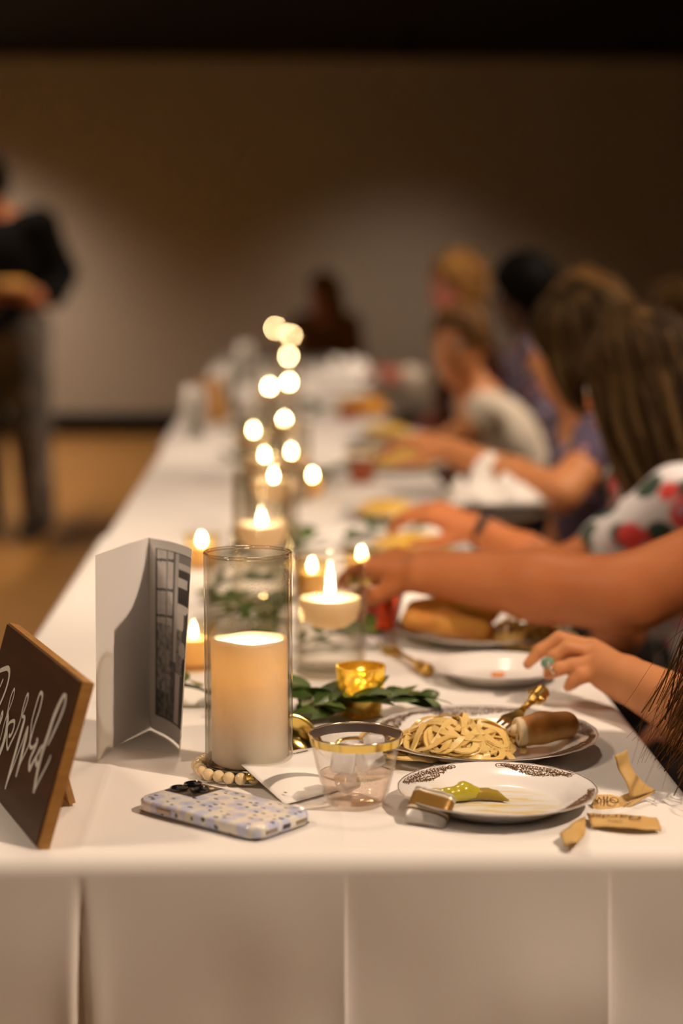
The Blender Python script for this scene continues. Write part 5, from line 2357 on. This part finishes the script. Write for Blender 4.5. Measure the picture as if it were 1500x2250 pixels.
def hand_prims(s, wrist, d, n, side, curl=0.5, spread=0.0, sc=1.0, k=0.007, pointing=None):
    """generic hand: d forward, n back-of-hand normal, side = +1 when the thumb is on d x n side"""
    d, n = unit(d), unit(n)
    n = unit(n - d * np.dot(n, d))
    t = np.cross(d, n) * side
    kn = []
    for i, off in enumerate((0.026, 0.009, -0.008, -0.024)):
        kp = wrist + (d * (0.088 - 0.004 * abs(i - 1)) + t * off) * sc
        kn.append(kp)
        s.cap(wrist + t * off * 0.55 * sc, kp, 0.0165 * sc, 0.0115 * sc, 0.012)
    for i, L in enumerate(((0.042, 0.026, 0.020), (0.046, 0.029, 0.021), (0.042, 0.027, 0.020), (0.034, 0.020, 0.018))):
        a = 0.0
        cc = curl[i] if hasattr(curl, '__len__') else curl
        p = kn[i]
        ft = t * spread * (1.5 - i) * 0.12
        for j, l in enumerate(L):
            a += cc * (0.8, 0.9, 0.6)[j]
            q = p + unit(d * math.cos(a) - n * math.sin(a) + ft) * l * sc
            r0 = (0.0095, 0.0085, 0.0078)[j] * sc
            r1 = (0.0085, 0.0078, 0.0062)[j] * sc
            s.cap(p, q, r0, r1, 0.004 if j else 0.006)
            p = q
    tb = wrist + (d * 0.022 + t * 0.020 - n * 0.006) * sc
    t1 = tb + unit(d * 0.6 + t * 0.65 - n * 0.35) * 0.042 * sc
    t2 = t1 + unit(d * 0.85 + t * 0.25 - n * 0.4) * 0.030 * sc
    t3 = t2 + unit(d * 0.9 + t * 0.0 - n * 0.4) * 0.022 * sc
    s.cap(tb, t1, 0.0165 * sc, 0.0120 * sc, 0.010).cap(t1, t2, 0.0115 * sc, 0.0098 * sc, 0.004).cap(t2, t3, 0.0098 * sc, 0.007 * sc, 0.003)


def elbow_of(sh, wr, a, b, pole):
    sh, wr = np.asarray(sh), np.asarray(wr)
    D = wr - sh
    L = np.linalg.norm(D)
    L = min(L, (a + b) * 0.999)
    u = unit(D)
    x = (a * a - b * b + L * L) / (2 * L)
    hh = math.sqrt(max(0, a * a - x * x))
    p = np.asarray(pole, float)
    p = p - u * np.dot(p, u)
    return sh + u * x + unit(p) * hh


SEATS = []


def person(label, base, face, lean=0.2, side=0.0, seated=True, head_dir=None, head_off=(0, 0, 0), hands=None, skin_m=sk_b,
           top_m=None, low_m=None, sleeve=0.0, hair=None, h=0.014, hf=0.0055, scale=1.0, no_legs=False, extra_fine=(), top_cut=0.0, head_at=None, ins=0.011, arm=1.0):
    """base (x,y) of the pelvis, face 2-D facing; hands {side: (wrist, hand_dir, back_normal, elbow or None, curl)} side +1 = left"""
    F = unit((face[0], face[1], 0))
    Lf = vec(-F[1], F[0], 0)
    Zv = vec(0, 0, 1)
    S = scale
    org = vec(base[0], base[1], 0)
    pz = 0.555 if seated else 0.95 * S
    up = unit(Zv * math.cos(lean) + F * math.sin(lean) + Lf * side)
    fwd = unit(F - up * np.dot(F, up))
    hd = unit(head_dir) if head_dir is not None else F
    if head_at is not None:
        org = np.asarray(head_at, float) - (up * 0.50 * S + unit(up * 0.6 + Zv * 0.5) * 0.155 * S + hd * 0.022)
        pz = org[2]
        org[2] = 0.0
        SEATS.append((org[0], org[1], math.atan2(-F[1], -F[0]), pz))
    pel = org + Zv * pz
    waist = pel + up * 0.17 * S
    chest = pel + up * 0.33 * S
    shc = pel + up * 0.455 * S
    nb = pel + up * 0.50 * S
    hc = nb + unit(up * 0.6 + Zv * 0.5) * 0.155 * S + hd * 0.022 + np.asarray(head_off, float)
    body = SDF()
    A_t = np.stack([fwd, Lf, up], 1)
    body.ell(pel, (0.115 * S, 0.165 * S, 0.12 * S), A_t, 0.05)
    body.ell(waist, (0.095 * S, 0.135 * S, 0.13 * S), A_t, 0.05)
    body.ell(chest, (0.108 * S, 0.155 * S, 0.16 * S), A_t, 0.06)
    sh = {}
    for sg in (1, -1):
        sh[sg] = shc + Lf * sg * 0.172 * S + fwd * 0.012
        body.cap(nb - up * 0.02, sh[sg], 0.05 * S, 0.052 * S, 0.05)
    body.cap(nb - up * 0.03, hc - Zv * 0.06 - hd * 0.012, 0.055 * S, 0.050 * S, 0.03)
    hl = unit(np.cross(Zv, hd))
    hu = np.cross(hd, hl)
    A_h = np.stack([hd, hl, hu], 1)
    q = lambda a, b, c: hc + hd * a * S + hl * b * S + hu * c * S
    body.ell(q(-0.012, 0, 0.022), (0.094 * S, 0.075 * S, 0.092 * S), A_h, 0.03)
    body.ell(q(0.022, 0, -0.045), (0.066 * S, 0.058 * S, 0.068 * S), A_h, 0.03)
    body.cap(q(0.060, 0, -0.088), q(0.052, 0, -0.094), 0.020 * S, 0.024 * S, 0.025)
    body.cap(q(0.086, 0, 0.008), q(0.102, 0, -0.024), 0.008 * S, 0.0125 * S, 0.012)
    body.cap(q(0.080, -0.020, 0.024), q(0.080, 0.020, 0.024), 0.010 * S, 0.010 * S, 0.02)
    for sg in (1, -1):
        body.ell(q(0.090, sg * 0.031, 0.004), (0.014 * S, 0.017 * S, 0.011 * S), A_h, 0.012, True)
        body.ell(q(-0.006, sg * 0.074, -0.008), (0.018 * S, 0.009 * S, 0.031 * S), A_h, 0.008)
    body.cap(q(0.083, -0.017, -0.057), q(0.083, 0.017, -0.057), 0.008 * S, 0.008 * S, 0.012)
    fine = list(extra_fine)
    cloth = SDF() if top_m else None
    if cloth is not None:
        cloth.ell(pel + up * 0.02, (0.115 * S + ins, 0.165 * S + ins, 0.12 * S), A_t, 0.05)
        cloth.ell(waist, (0.095 * S + ins, 0.135 * S + ins, 0.13 * S), A_t, 0.05)
        cloth.ell(chest, (0.108 * S + ins, 0.155 * S + ins, (0.16 - top_cut) * S + ins * 0.6), A_t, 0.06)
        if top_cut < 0.02:
            for sg in (1, -1):
                cloth.cap(nb - up * 0.035 + Lf * sg * 0.05, sh[sg], 0.05 * S, 0.052 * S + ins, 0.04)
        else:
            for sg in (1, -1):
                cloth.cap(chest + Lf * sg * 0.08 + up * 0.05, shc + Lf * sg * 0.095 + up * 0.035, 0.05 * S, 0.036 * S, 0.03)
    hand_info = hands or {}
    for sg in (1, -1):
        if sg in hand_info:
            wr, hdv, bn, el, curl = hand_info[sg]
            wr = np.asarray(wr, float)
        else:
            wr = pel + F * 0.30 + Lf * sg * 0.12 + Zv * 0.06
            if not seated:
                wr = sh[sg] - Zv * 0.5 + F * 0.05 + Lf * sg * 0.05
            hdv, bn, el, curl = (F if seated else -Zv), (Zv if seated else Lf * sg), None, 0.4
        if el is None:
            el = elbow_of(sh[sg], wr, 0.285 * S, 0.255 * S, -Zv * 0.8 + Lf * sg * 0.5 - F * 0.3)
        el = np.asarray(el, float)
        body.cap(sh[sg], el, 0.050 * S * arm, 0.040 * S * arm, 0.03)
        md = el * 0.6 + wr * 0.4
        body.chain([el, md, wr], [0.040 * S * arm, 0.038 * S * arm, 0.0265 * S * (0.5 + 0.5 * arm)], 0.02)
        if callable(curl):
            curl(body, wr)
        else:
            hand_prims(body, wr, hdv, bn, -sg, curl, sc=S)
        hv = wr + unit(hdv) * 0.09
        if hf:
            fine.append((hv - 0.085, hv + 0.085, hf))
        if cloth is not None and sleeve > 0:
            L1 = min(1, sleeve * 2)
            cloth.cap(sh[sg], sh[sg] + (el - sh[sg]) * L1, 0.050 * S + ins, 0.043 * S + ins, 0.03)
            if sleeve > 0.5:
                L2 = (sleeve - 0.5) * 2
                cloth.cap(el, el + (wr - el) * L2, 0.043 * S + ins, 0.034 * S + ins, 0.02)
    low = SDF() if low_m else None
    for sg in (1, -1):
        hip = pel + Lf * sg * 0.09 * S
        if seated:
            kn = hip + F * 0.41 + Lf * sg * 0.03
            kn[2] = max(0.40, min(0.54, pz - 0.03))
            an = vec(kn[0], kn[1], 0.09) - F * 0.06
        else:
            kn = vec(hip[0], hip[1], 0.50 * S) + Lf * sg * 0.02 + F * 0.02
            an = vec(hip[0], hip[1], 0.09) + Lf * sg * 0.035 - F * 0.02
        toe = vec(an[0], an[1], 0.035) + F * 0.15
        body.chain([hip, kn, an], [0.082 * S, 0.058 * S, 0.038 * S], 0.04)
        body.cap(vec(an[0], an[1], 0.045) - F * 0.03, toe, 0.036, 0.030, 0.02)
        if low is not None:
            low.chain([hip, kn, an + Zv * 0.02], [0.082 * S + ins, 0.060 * S + ins, 0.05 * S + ins], 0.04)
    if low is not None:
        low.ell(pel, (0.115 * S + ins * 0.8, 0.165 * S + ins * 0.8, 0.11 * S), A_t, 0.05)
    o = sdf_obj('person', body, h, skin_m, fine=fine, origin=org)
    props(o, label, 'person')

    def child(nm, sd, hh, mm, sm=2):
        c = sdf_obj(nm, sd, hh, mm, sm=sm, origin=org)
        c.parent = o
        c.location = (0, 0, 0)
        return c
    if cloth is not None:
        child('shirt', cloth, 0.013, top_m)
    if low is not None:
        child('trousers' if not seated else 'skirt', low, 0.014, low_m)
    ev, ef = lathe([(0.0115 * math.sin(math.pi * i / 8), -0.0115 * math.cos(math.pi * i / 8)) for i in range(9)], 12)
    for sg in (1, -1):
        e = mesh('eye', ev, ef, m_eye, o, loc=tuple(q(0.0715, sg * 0.031, 0.003) - org))
        pv, pf = lathe([(0.0055 * math.sin(math.pi * i / 6), -0.0055 * math.cos(math.pi * i / 6)) for i in range(7)], 10)
        mesh('iris', pv, pf, m_iris, e, loc=tuple(hd * 0.0078))
    v, f = tube([q(0.089, -0.021, -0.056) - org, q(0.0935, 0, -0.0575) - org, q(0.089, 0.021, -0.056) - org], [0.003, 0.0065, 0.003], 8)
    mesh('lips', v, f, m_lip, o)
    if hair:
        hair(o, org, hc, hd, hl, hu, S, F, nb)
    o['hc'] = list(map(float, hc))
    return o


def hair_cap(col, col2, long=0.0, vol=1.0, bun=False, back_r=0.07, colname='hair', locks=0, seed=1, lock_r=0.006, face_cut=1.0, fall=None, front=0.0):
    """short cap of hair or hair falling to length long below the head centre; optional loose locks"""
    def build(o, org, hc, hd, hl, hu, S, F, nb):
        rnd = random.Random(seed)
        A_h = np.stack([hd, hl, hu], 1)
        q = lambda a, b, c: hc + hd * a * S + hl * b * S + hu * c * S
        s = SDF()
        s.ell(q(-0.016, 0, 0.032), (0.104 * S * vol, 0.088 * S * vol, 0.098 * S * vol), A_h, 0.02)
        s.ell(q(-0.05, 0, -0.02), (0.068 * S * vol, 0.078 * S * vol, 0.09 * S * vol), A_h, 0.03)
        s.ell(q(0.085, 0, -0.048), (0.075 * S, 0.070 * S * face_cut, 0.098 * S), A_h, 0.012, True)
        if long:
            e = q(-0.075, 0, -long)
            s.cap(q(-0.055, 0, -0.02), e, back_r * S, back_r * 0.7 * S, 0.03)
            for sg in (1, -1):
                s.cap(q(-0.02, sg * 0.065, -0.01), q(-0.035, sg * 0.075, -long * 0.8), 0.035 * S, 0.022 * S, 0.02)
        if bun:
            s.ell(q(-0.115, 0, 0.02), (0.045, 0.05, 0.05), A_h, 0.02)

        def cf(V):
            nz = np.array([mnoise.noise(Vector((p[0] * 45, p[1] * 45, p[2] * 7))) for p in V])
            t_ = np.clip(nz * 1.3 + 0.25, 0, 1)[:, None]
            return np.array(col) * (1 - t_) + np.array(col2) * t_
        c = sdf_obj('hair', s, 0.009, hair_mat('hair strands', 0, 0), colorfn=cf, origin=org, sm=1)
        c.parent = o
        c.location = (0, 0, 0)
        if locks:
            parts, cols = [], []
            for i in range(locks):
                a = rnd.uniform(0, 2 * math.pi)
                hd_a = math.cos(a)
                if hd_a > 0.55 and not front:
                    continue
                ln = long * rnd.uniform(0.75, 1.12)
                top = q(-0.01 + 0.02 * math.cos(a), 0.02 * math.sin(a), 0.132 * vol)
                p1 = q(-0.016 + 0.092 * vol * math.cos(a), 0.082 * vol * math.sin(a), 0.075)
                p2 = q(-0.020 + 0.108 * vol * math.cos(a), 0.094 * vol * math.sin(a), 0.0)
                p3 = q(-0.035 + 0.098 * vol * math.cos(a) + rnd.uniform(-.012, .012), 0.100 * vol * math.sin(a) + rnd.uniform(-.012, .012), -ln * 0.5)
                p4 = q(-0.060 + 0.085 * math.cos(a) + rnd.uniform(-.025, .025), 0.092 * math.sin(a) + rnd.uniform(-.02, .02), -ln)
                P = catmull([top, p1, p2, p3, p4], 5)
                n = len(P)
                rr = [lock_r * (0.5 + 0.7 * math.sin(math.pi * (0.12 + 0.8 * k / (n - 1)))) * rnd.uniform(0.85, 1.1) for k in range(n)]
                v, f = tube([p - org for p in P], rr, 6)
                t_ = rnd.random() ** 1.8
                cc = np.array(col) * (1 - t_) + np.array(col2) * t_
                parts.append((v, f))
                cols += [cc] * len(v)
            V, Fs = join(parts)
            mesh('hair_locks', V, Fs, hair_mat('hair strands', 0, 0), o, colors=cols)
    return build


DK, LT = (0.012, 0.006, 0.0028), (0.13, 0.075, 0.03)
BR, BRL = (0.040, 0.020, 0.008), (0.10, 0.058, 0.021)
BL, BLL = (0.22, 0.11, 0.035), (0.42, 0.25, 0.09)
BK, BKL = (0.002, 0.0018, 0.0015), (0.005, 0.004, 0.003)
NX = (-1.0, 0.0)

f_black = fabric('black dress cloth', (0.010, 0.010, 0.013), (0.018, 0.016, 0.017))
f_white = fabric('white knit top', (0.72, 0.66, 0.56), (0.66, 0.60, 0.50))
f_navy = fabric('dark knit', (0.006, 0.006, 0.006))
f_trous = fabric('mottled grey trousers', (0.22, 0.20, 0.18), (0.07, 0.065, 0.06), 9)
f_dark = fabric('dark skirt cloth', (0.02, 0.015, 0.014))
f_lil = floral('lilac floral cloth', (0.09, 0.07, 0.13), [((0.40, 0.36, 0.55), 0.30, 1.0), ((0.62, 0.30, 0.32), 0.22, 1.3), ((0.70, 0.42, 0.10), 0.14, 0.8)], 16)
f_red = floral('red and white floral cloth', (0.60, 0.58, 0.60), [((0.02, 0.05, 0.03), 0.44, 1.3), ((0.66, 0.05, 0.045), 0.38, 1.0), ((0.55, 0.25, 0.33), 0.18, 1.2)], 13)
f_pink = fabric('dark plum blouse', (0.05, 0.018, 0.014))
f_rust = fabric('rust brown blouse', (0.20, 0.07, 0.02))


def W(px, py, Y):
    return UD(px, py, Y)


# -- guest with the ringed hand (body just outside the frame on the right)
HY = 2.13


def hz5(x, y, Y):
    return UD(1130 + x / 4.054, 1370 + y / 4.054, Y)


RK = {}


def ring_hand(s, wr):
    K1, K2, K3, K4 = hz5(690, 215, HY + 0.030), hz5(720, 270, HY + 0.012), hz5(745, 340, HY - 0.006), hz5(765, 430, HY - 0.022)
    for kp, r in ((K1, 0.0115), (K2, 0.0115), (K3, 0.011), (K4, 0.0105)):
        s.cap(wr + (kp - wr) * 0.08, kp, 0.0185, r, 0.012)
    s.cap(wr + (K4 - wr) * 0.15 - vec(0, 0, 0.010), K4 - vec(0, 0, 0.010), 0.015, 0.010, 0.012)
    s.chain([K1, hz5(400, 135, HY + 0.036), hz5(225, 245, HY + 0.034), hz5(118, 362, HY + 0.030)], [0.0100, 0.0090, 0.0082, 0.0062], 0.004)
    s.chain([K2, hz5(470, 215, HY + 0.012), hz5(345, 300, HY + 0.010), hz5(300, 400, HY + 0.010)], [0.0102, 0.0092, 0.0084, 0.0066], 0.004)
    s.chain([K3, hz5(520, 375, HY - 0.008), hz5(385, 405, HY - 0.010), hz5(300, 455, HY - 0.008)], [0.0100, 0.0088, 0.0080, 0.0064], 0.004)
    s.chain([K4, hz5(600, 470, HY - 0.020), hz5(520, 520, HY - 0.018), hz5(475, 565, HY - 0.014)], [0.0092, 0.0082, 0.0074, 0.0060], 0.004)
    tb = wr + (K1 - wr) * 0.35 + vec(0, 0.012, -0.012)
    t1 = hz5(640, 330, HY + 0.042)
    t2 = hz5(480, 330, HY + 0.046)
    s.chain([tb, t1, t2], [0.014, 0.0115, 0.0085], 0.006)


wr = hz5(1010, 500, HY - 0.045)
el = vec(0.615, 1.90, 0.80)
el = UD(1640, 1630, 1.90)
guest_a = person('seated guest at the right edge whose hand wears a green stone ring', (0.84, 2.02), NX, lean=0.30, side=0.0, head_dir=(-0.8, 0.1, -0.55),
                 head_at=vec(0.63, 1.68, 1.12),
                 hands={1: (wr, None if False else unit(hz5(700, 300, HY) - wr), vec(0, 0, 1), el, ring_hand)},
                 skin_m=sk_b, top_m=f_black, low_m=f_dark, sleeve=0.18, hf=0.0026, h=0.012)
# ring with green stone
gs = hz5(298, 352, HY - 0.004)
t = empty('stone_ring', tuple(gs))
props(t, 'silver ring with a large green oval stone on the hovering hand', 'ring')
s = SDF().ell((0, 0, 0), (0.0088, 0.0055, 0.0072), k=0.002)
o = sdf_obj('green_stone', s, 0.0011, M('green stone', (0.10, 0.24, 0.17), 0.12, coat=0.8, noise=(60, (0.20, 0.33, 0.24))))
o.parent = t
fdir = unit(hz5(385, 405, HY - 0.010) - hz5(300, 455, HY - 0.008))
V, Fs = [], []
sx_ = unit(np.cross(fdir, vec(0, 0, 1)))
ux_ = np.cross(sx_, fdir)
rc = hz5(345, 415, HY - 0.009) - gs
for i in range(28):
    a = 2 * math.pi * i / 28
    for j in range(6):
        b_ = 2 * math.pi * j / 6
        rr = 0.0094 + 0.0011 * math.cos(b_)
        V.append(rc * 0.75 + (sx_ * math.cos(a) + ux_ * math.sin(a)) * rr + fdir * 0.0014 * math.sin(b_))
        Fs.append((i * 6 + j, ((i + 1) % 28) * 6 + j, ((i + 1) % 28) * 6 + (j + 1) % 6, i * 6 + (j + 1) % 6))
mesh('band', V, Fs, M('silver band', (0.75, 0.72, 0.68), 0.2, metal=1.0), t)

# her loose brown hair hanging forward over the table edge
hcA = vec(*guest_a['hc'])
hA = hair_cap(DK, (0.16, 0.075, 0.025), long=0.10, vol=1.0, seed=3)
org = vec(*guest_a.location)
hdA = unit((-0.8, 0.1, -0.55))
hlA = unit(np.cross(vec(0, 0, 1), hdA))
huA = np.cross(hdA, hlA)
hA(guest_a, org, hcA, hdA, hlA, huA, 1.0, None, None)
rnd = random.Random(17)
parts, cols = [], []
for i in range(650):
    a = rnd.uniform(-1, 1)
    root = hcA + hlA * (0.075 * a) + huA * rnd.uniform(0.02, 0.10) + hdA * rnd.uniform(-0.03, 0.04) + vec(0, -0.02, 0)
    thin = rnd.random() < 0.25
    tip = vec(rnd.gauss(0.435, 0.028) - (0.03 if thin else 0), rnd.gauss(1.78, 0.045), TZ + rnd.uniform(0.008, 0.075))
    if tip[0] < 0.385 and not thin:
        tip[0] = 0.385 + rnd.uniform(0, 0.05)
    m1 = vec(rnd.gauss(0.56, 0.03), rnd.gauss(1.75, 0.03), rnd.uniform(0.95, 1.02))
    m2 = vec(tip[0] + rnd.uniform(0.03, 0.08), tip[1] + rnd.uniform(-0.02, 0.02), tip[2] + rnd.uniform(0.08, 0.14))
    P = catmull([root, m1, m2, tip + vec(rnd.uniform(-0.02, 0.01), 0, 0)], 5)
    r0 = 0.0005 if thin else rnd.uniform(0.0012, 0.0030)
    n = len(P)
    v, f = tube([p - org for p in P], [r0 * (1.0 - 0.75 * k / (n - 1)) for k in range(n)], 5)
    t_ = rnd.random()
    cc = np.array((0.05, 0.022, 0.008)) * (1 - t_) + np.array((0.26, 0.115, 0.035)) * t_
    parts.append((v, f))
    cols += [cc] * len(v)
V, Fs = join(parts)
mesh('hair_locks', V, Fs, hair_mat('hair strands', 0, 0), guest_a, colors=cols)

# -- guest whose long bare arm reaches across the table
AY = 2.50
wrB = W(935, 1258, AY + 0.02)
elB = W(1370, 1308, AY - 0.12)
person('guest in black whose bare arm reaches across to the candles', (0.84, 2.62), NX, lean=0.30, side=0.0, head_dir=(-0.9, 0.3, -0.2), head_at=vec(0.80, 2.50, 1.22),
       hands={1: (wrB, unit((-0.62, 0.78, 0.05)), unit((-0.1, -0.35, 0.9)), elB, (0.35, 0.42, 0.5, 0.55))},
       skin_m=sk_a, top_m=f_black, low_m=f_dark, sleeve=0.05, hair=hair_cap(BR, BRL, long=0.12), hf=0.0032, h=0.011, scale=1.05, arm=1.2)

# -- long haired guest in a red and white floral top
CY = 3.22
wrC = W(1050, 1165, CY - 0.05)
g = person('guest with long highlighted brown hair in a red and white floral top', (0.80, CY + 0.06), NX, lean=0.32, side=0.0, head_dir=(-0.72, 0.62, -0.25),
           head_at=W(1395, 838, 3.25), hands={1: (wrC, unit(W(930, 1115, CY - 0.02) - wrC), unit((0.1, -0.4, 0.9)), W(1225, 1265, CY - 0.14), 0.6)},
           skin_m=sk_a, top_m=f_red, low_m=f_dark, sleeve=0.30, hair=hair_cap(DK, BRL, long=0.27, vol=1.03, locks=330, lock_r=0.0062, seed=8, back_r=0.085), hf=0.005)
s = empty('bracelet', tuple(wrC + vec(0.006, 0, 0)))
props(s, 'dark bracelet on the wrist of the guest in red and white flowers', 'bracelet')
dB = unit(W(930, 1115, CY - 0.02) - wrC)
a1 = unit(np.cross(dB, vec(0, 0, 1)))
a2 = np.cross(a1, dB)
V, Fs = [], []
for i in range(28):
    a = 2 * math.pi * i / 28
    for j in range(6):
        b_ = 2 * math.pi * j / 6
        V.append((a1 * math.cos(a) + a2 * math.sin(a)) * (0.032 + 0.004 * math.cos(b_)) + dB * 0.008 * math.sin(b_))
        Fs.append((i * 6 + j, ((i + 1) % 28) * 6 + j, ((i + 1) % 28) * 6 + (j + 1) % 6, i * 6 + (j + 1) % 6))
mesh('band', V, Fs, M('black leather', (0.012, 0.010, 0.01), 0.5), s)

# -- guest behind, forearm on the table
DY = 3.98
wrD = W(985, 990, DY - 0.02)
person('guest with dark pinned-up hair behind the long-haired guest, forearm on the cloth', (0.80, DY + 0.1), NX, lean=0.18, head_dir=(-0.9, 0.4, -0.15), head_at=W(1262, 765, 4.05),
       hands={1: (wrD, unit(W(905, 965, DY + 0.03) - wrD), unit((0.0, -0.3, 0.95)), W(1232, 1085, DY - 0.2), 0.5)},
       skin_m=sk_b, top_m=f_lil, low_m=f_dark, sleeve=0.15, hair=hair_cap(BK, BRL, long=0.16, vol=1.12, locks=120, lock_r=0.006, seed=4, bun=True))
# -- blond guest further
EY = 4.72
person('blond guest in dark clothes mostly hidden behind the dark-haired guests', (0.86, EY), NX, lean=0.12, head_dir=(-0.8, 0.55, -0.1), head_at=W(1280, 714, 4.75),
       skin_m=sk_b, top_m=f_navy, low_m=f_dark, sleeve=0.9, hair=hair_cap(BL, BLL, long=0.10, vol=1.1, locks=90, seed=6))
# -- curly light haired guest at the right edge
person('guest with curly light brown hair at the right edge of the picture', (1.06, 4.25), NX, lean=0.10, head_dir=(-0.9, 0.3, 0), head_at=W(1475, 700, 6.7),
       skin_m=sk_b, top_m=f_navy, low_m=f_dark, sleeve=0.9, hair=hair_cap(BR, BLL, long=0.12, vol=1.2, locks=110, seed=7))
# -- man with short black hair
person('guest with short black hair in a lilac floral shirt', (0.90, 5.45), NX, lean=0.20, head_dir=(-0.9, 0.25, -0.1), head_at=W(1145, 642, 6.2),
       skin_m=sk_d, top_m=f_lil, low_m=f_dark, sleeve=0.35, hair=hair_cap(BK, BKL, vol=1.1))
# -- woman in white, leaning on the table, face to the camera
GY = 5.6
wrG = W(905, 985, GY - 0.02)
person('guest in a white sleeveless top leaning on the table and smiling', (0.84, GY), NX, lean=0.50, head_dir=(-0.50, -0.85, -0.03), head_at=W(1008, 757, 5.55),
       hands={1: (wrG, unit((-1, 0.1, 0.1)), unit((0, -0.3, 0.9)), W(985, 975, GY - 0.16), 0.5)},
       skin_m=sk_b, top_m=f_white, low_m=f_dark, sleeve=0.0, hair=hair_cap((0.10, 0.05, 0.018), BL, long=0.0, bun=True, face_cut=1.2), top_cut=0.0)
# -- pink faced guest behind
KY = 7.1
wrK = W(892, 826, KY - 0.03)
person('guest with a flushed face and reddish blond hair in dark clothes', (0.86, KY), NX, lean=0.20, head_dir=(-0.85, -0.35, -0.05), head_at=W(1000, 627, 7.0),
       hands={1: (wrK, unit((-1, 0.2, 0.3)), unit((0, -0.2, 0.95)), W(990, 872, KY - 0.1), 0.5)},
       skin_m=sk_c, top_m=f_pink, low_m=f_dark, sleeve=0.55, hair=hair_cap(BL, (0.50, 0.26, 0.07), vol=1.1, locks=0))
pk = [o_ for o_ in bpy.data.objects if o_.get('label', '').startswith('guest with a flushed')][0]
s = SDF().cap(wrK + vec(0.01, 0, 0.002), wrK * 0.45 + W(990, 872, KY - 0.1) * 0.55, 0.042, 0.052, 0.01)
o = sdf_obj('white_cuff', s, 0.008, f_white, origin=vec(*pk.location))
o.parent = pk
o.location = (0, 0, 0)
# -- guest at the far end of the table
person('guest with long brown hair seated at the far end of the table', (0.36, TEND + 0.22), (-0.25, -1.0), lean=0.10, head_dir=(-0.8, -0.6, -0.1), head_at=W(708, 642, TEND + 0.2),
       skin_m=sk_a, top_m=f_rust, low_m=f_dark, sleeve=0.9, hair=hair_cap(BR, (0.40, 0.17, 0.04), long=0.26, locks=80, seed=2))

# -- man standing on the left holding a plate
MX, MY = -1.27, 8.95
mdir = unit((-0.25, -0.95, 0))
mL = vec(-mdir[1], mdir[0], 0)
wrM = W(112, 655, MY - 0.12)
wrM2 = W(-60, 650, MY - 0.22)
person('standing person in a black sweater and mottled grey trousers holding a plate', (MX, MY), (mdir[0], mdir[1]), lean=0.02, seated=False, head_dir=(-0.6, -0.75, -0.2), head_off=(-0.08, 0, 0), ins=0.03,
       hands={1: (wrM, unit(W(40, 640, MY - 0.22) - wrM), unit((0.3, -0.5, 0.3)), W(135, 600, MY), 0.5),
              -1: (wrM2, unit(W(0, 640, MY - 0.22) - wrM2), unit((0.3, -0.5, 0.3)), None, 0.5)},
       skin_m=sk_a, top_m=f_navy, low_m=f_trous, sleeve=0.93, hair=hair_cap(BK, BKL, vol=1.05), scale=1.06)
pp = W(28, 632, MY - 0.26)
pl = make_plate('paper_plate', 0, 0, 0.11, 'plate of golden food held by the standing person in black', None, None, loc=tuple(pp + vec(0, 0, -0.008)), group='plates held')
lump('held_food', pp + vec(0, 0, 0.008), (0.08, 0.07, 0.03), m_golden, 'golden food on the plate held by the standing person', 'food', 11)
man = [o_ for o_ in bpy.data.objects if o_.get('label', '').startswith('standing person')][0]
mo = vec(*man.location)
for sg in (1, -1):
    an = mo + mL * sg * (0.09 * 1.06 + 0.035) - mdir * 0.02
    s = SDF().cap(vec(an[0], an[1], 0.050) - mdir * 0.035, vec(an[0], an[1], 0.047) + mdir * 0.155, 0.045, 0.040, 0.02)
    o = sdf_obj('shoe', s, 0.008, M('dark leather shoe', (0.012, 0.011, 0.012), 0.4), origin=mo)
    o.parent = man
    o.location = (0, 0, 0)

# chairs
CLABS = ['dark chair under the guest with the green ring', 'dark chair under the guest with the long reaching arm', 'dark chair under the guest in red and white flowers',
         'dark chair under the guest with pinned-up dark hair', 'dark chair under the blond guest', 'dark chair under the curly haired guest at the right edge',
         'dark chair under the guest with short black hair', 'dark chair under the guest in white', 'dark chair under the guest with the flushed face',
         'dark chair at the far end of the table']
for (x, y, rz, pz_), lab in zip(SEATS, CLABS):
    make_chair(x + 0.02 * math.cos(rz), y + 0.02 * math.sin(rz), rz, lab, max(0.7, (pz_ - 0.115) / 0.46))
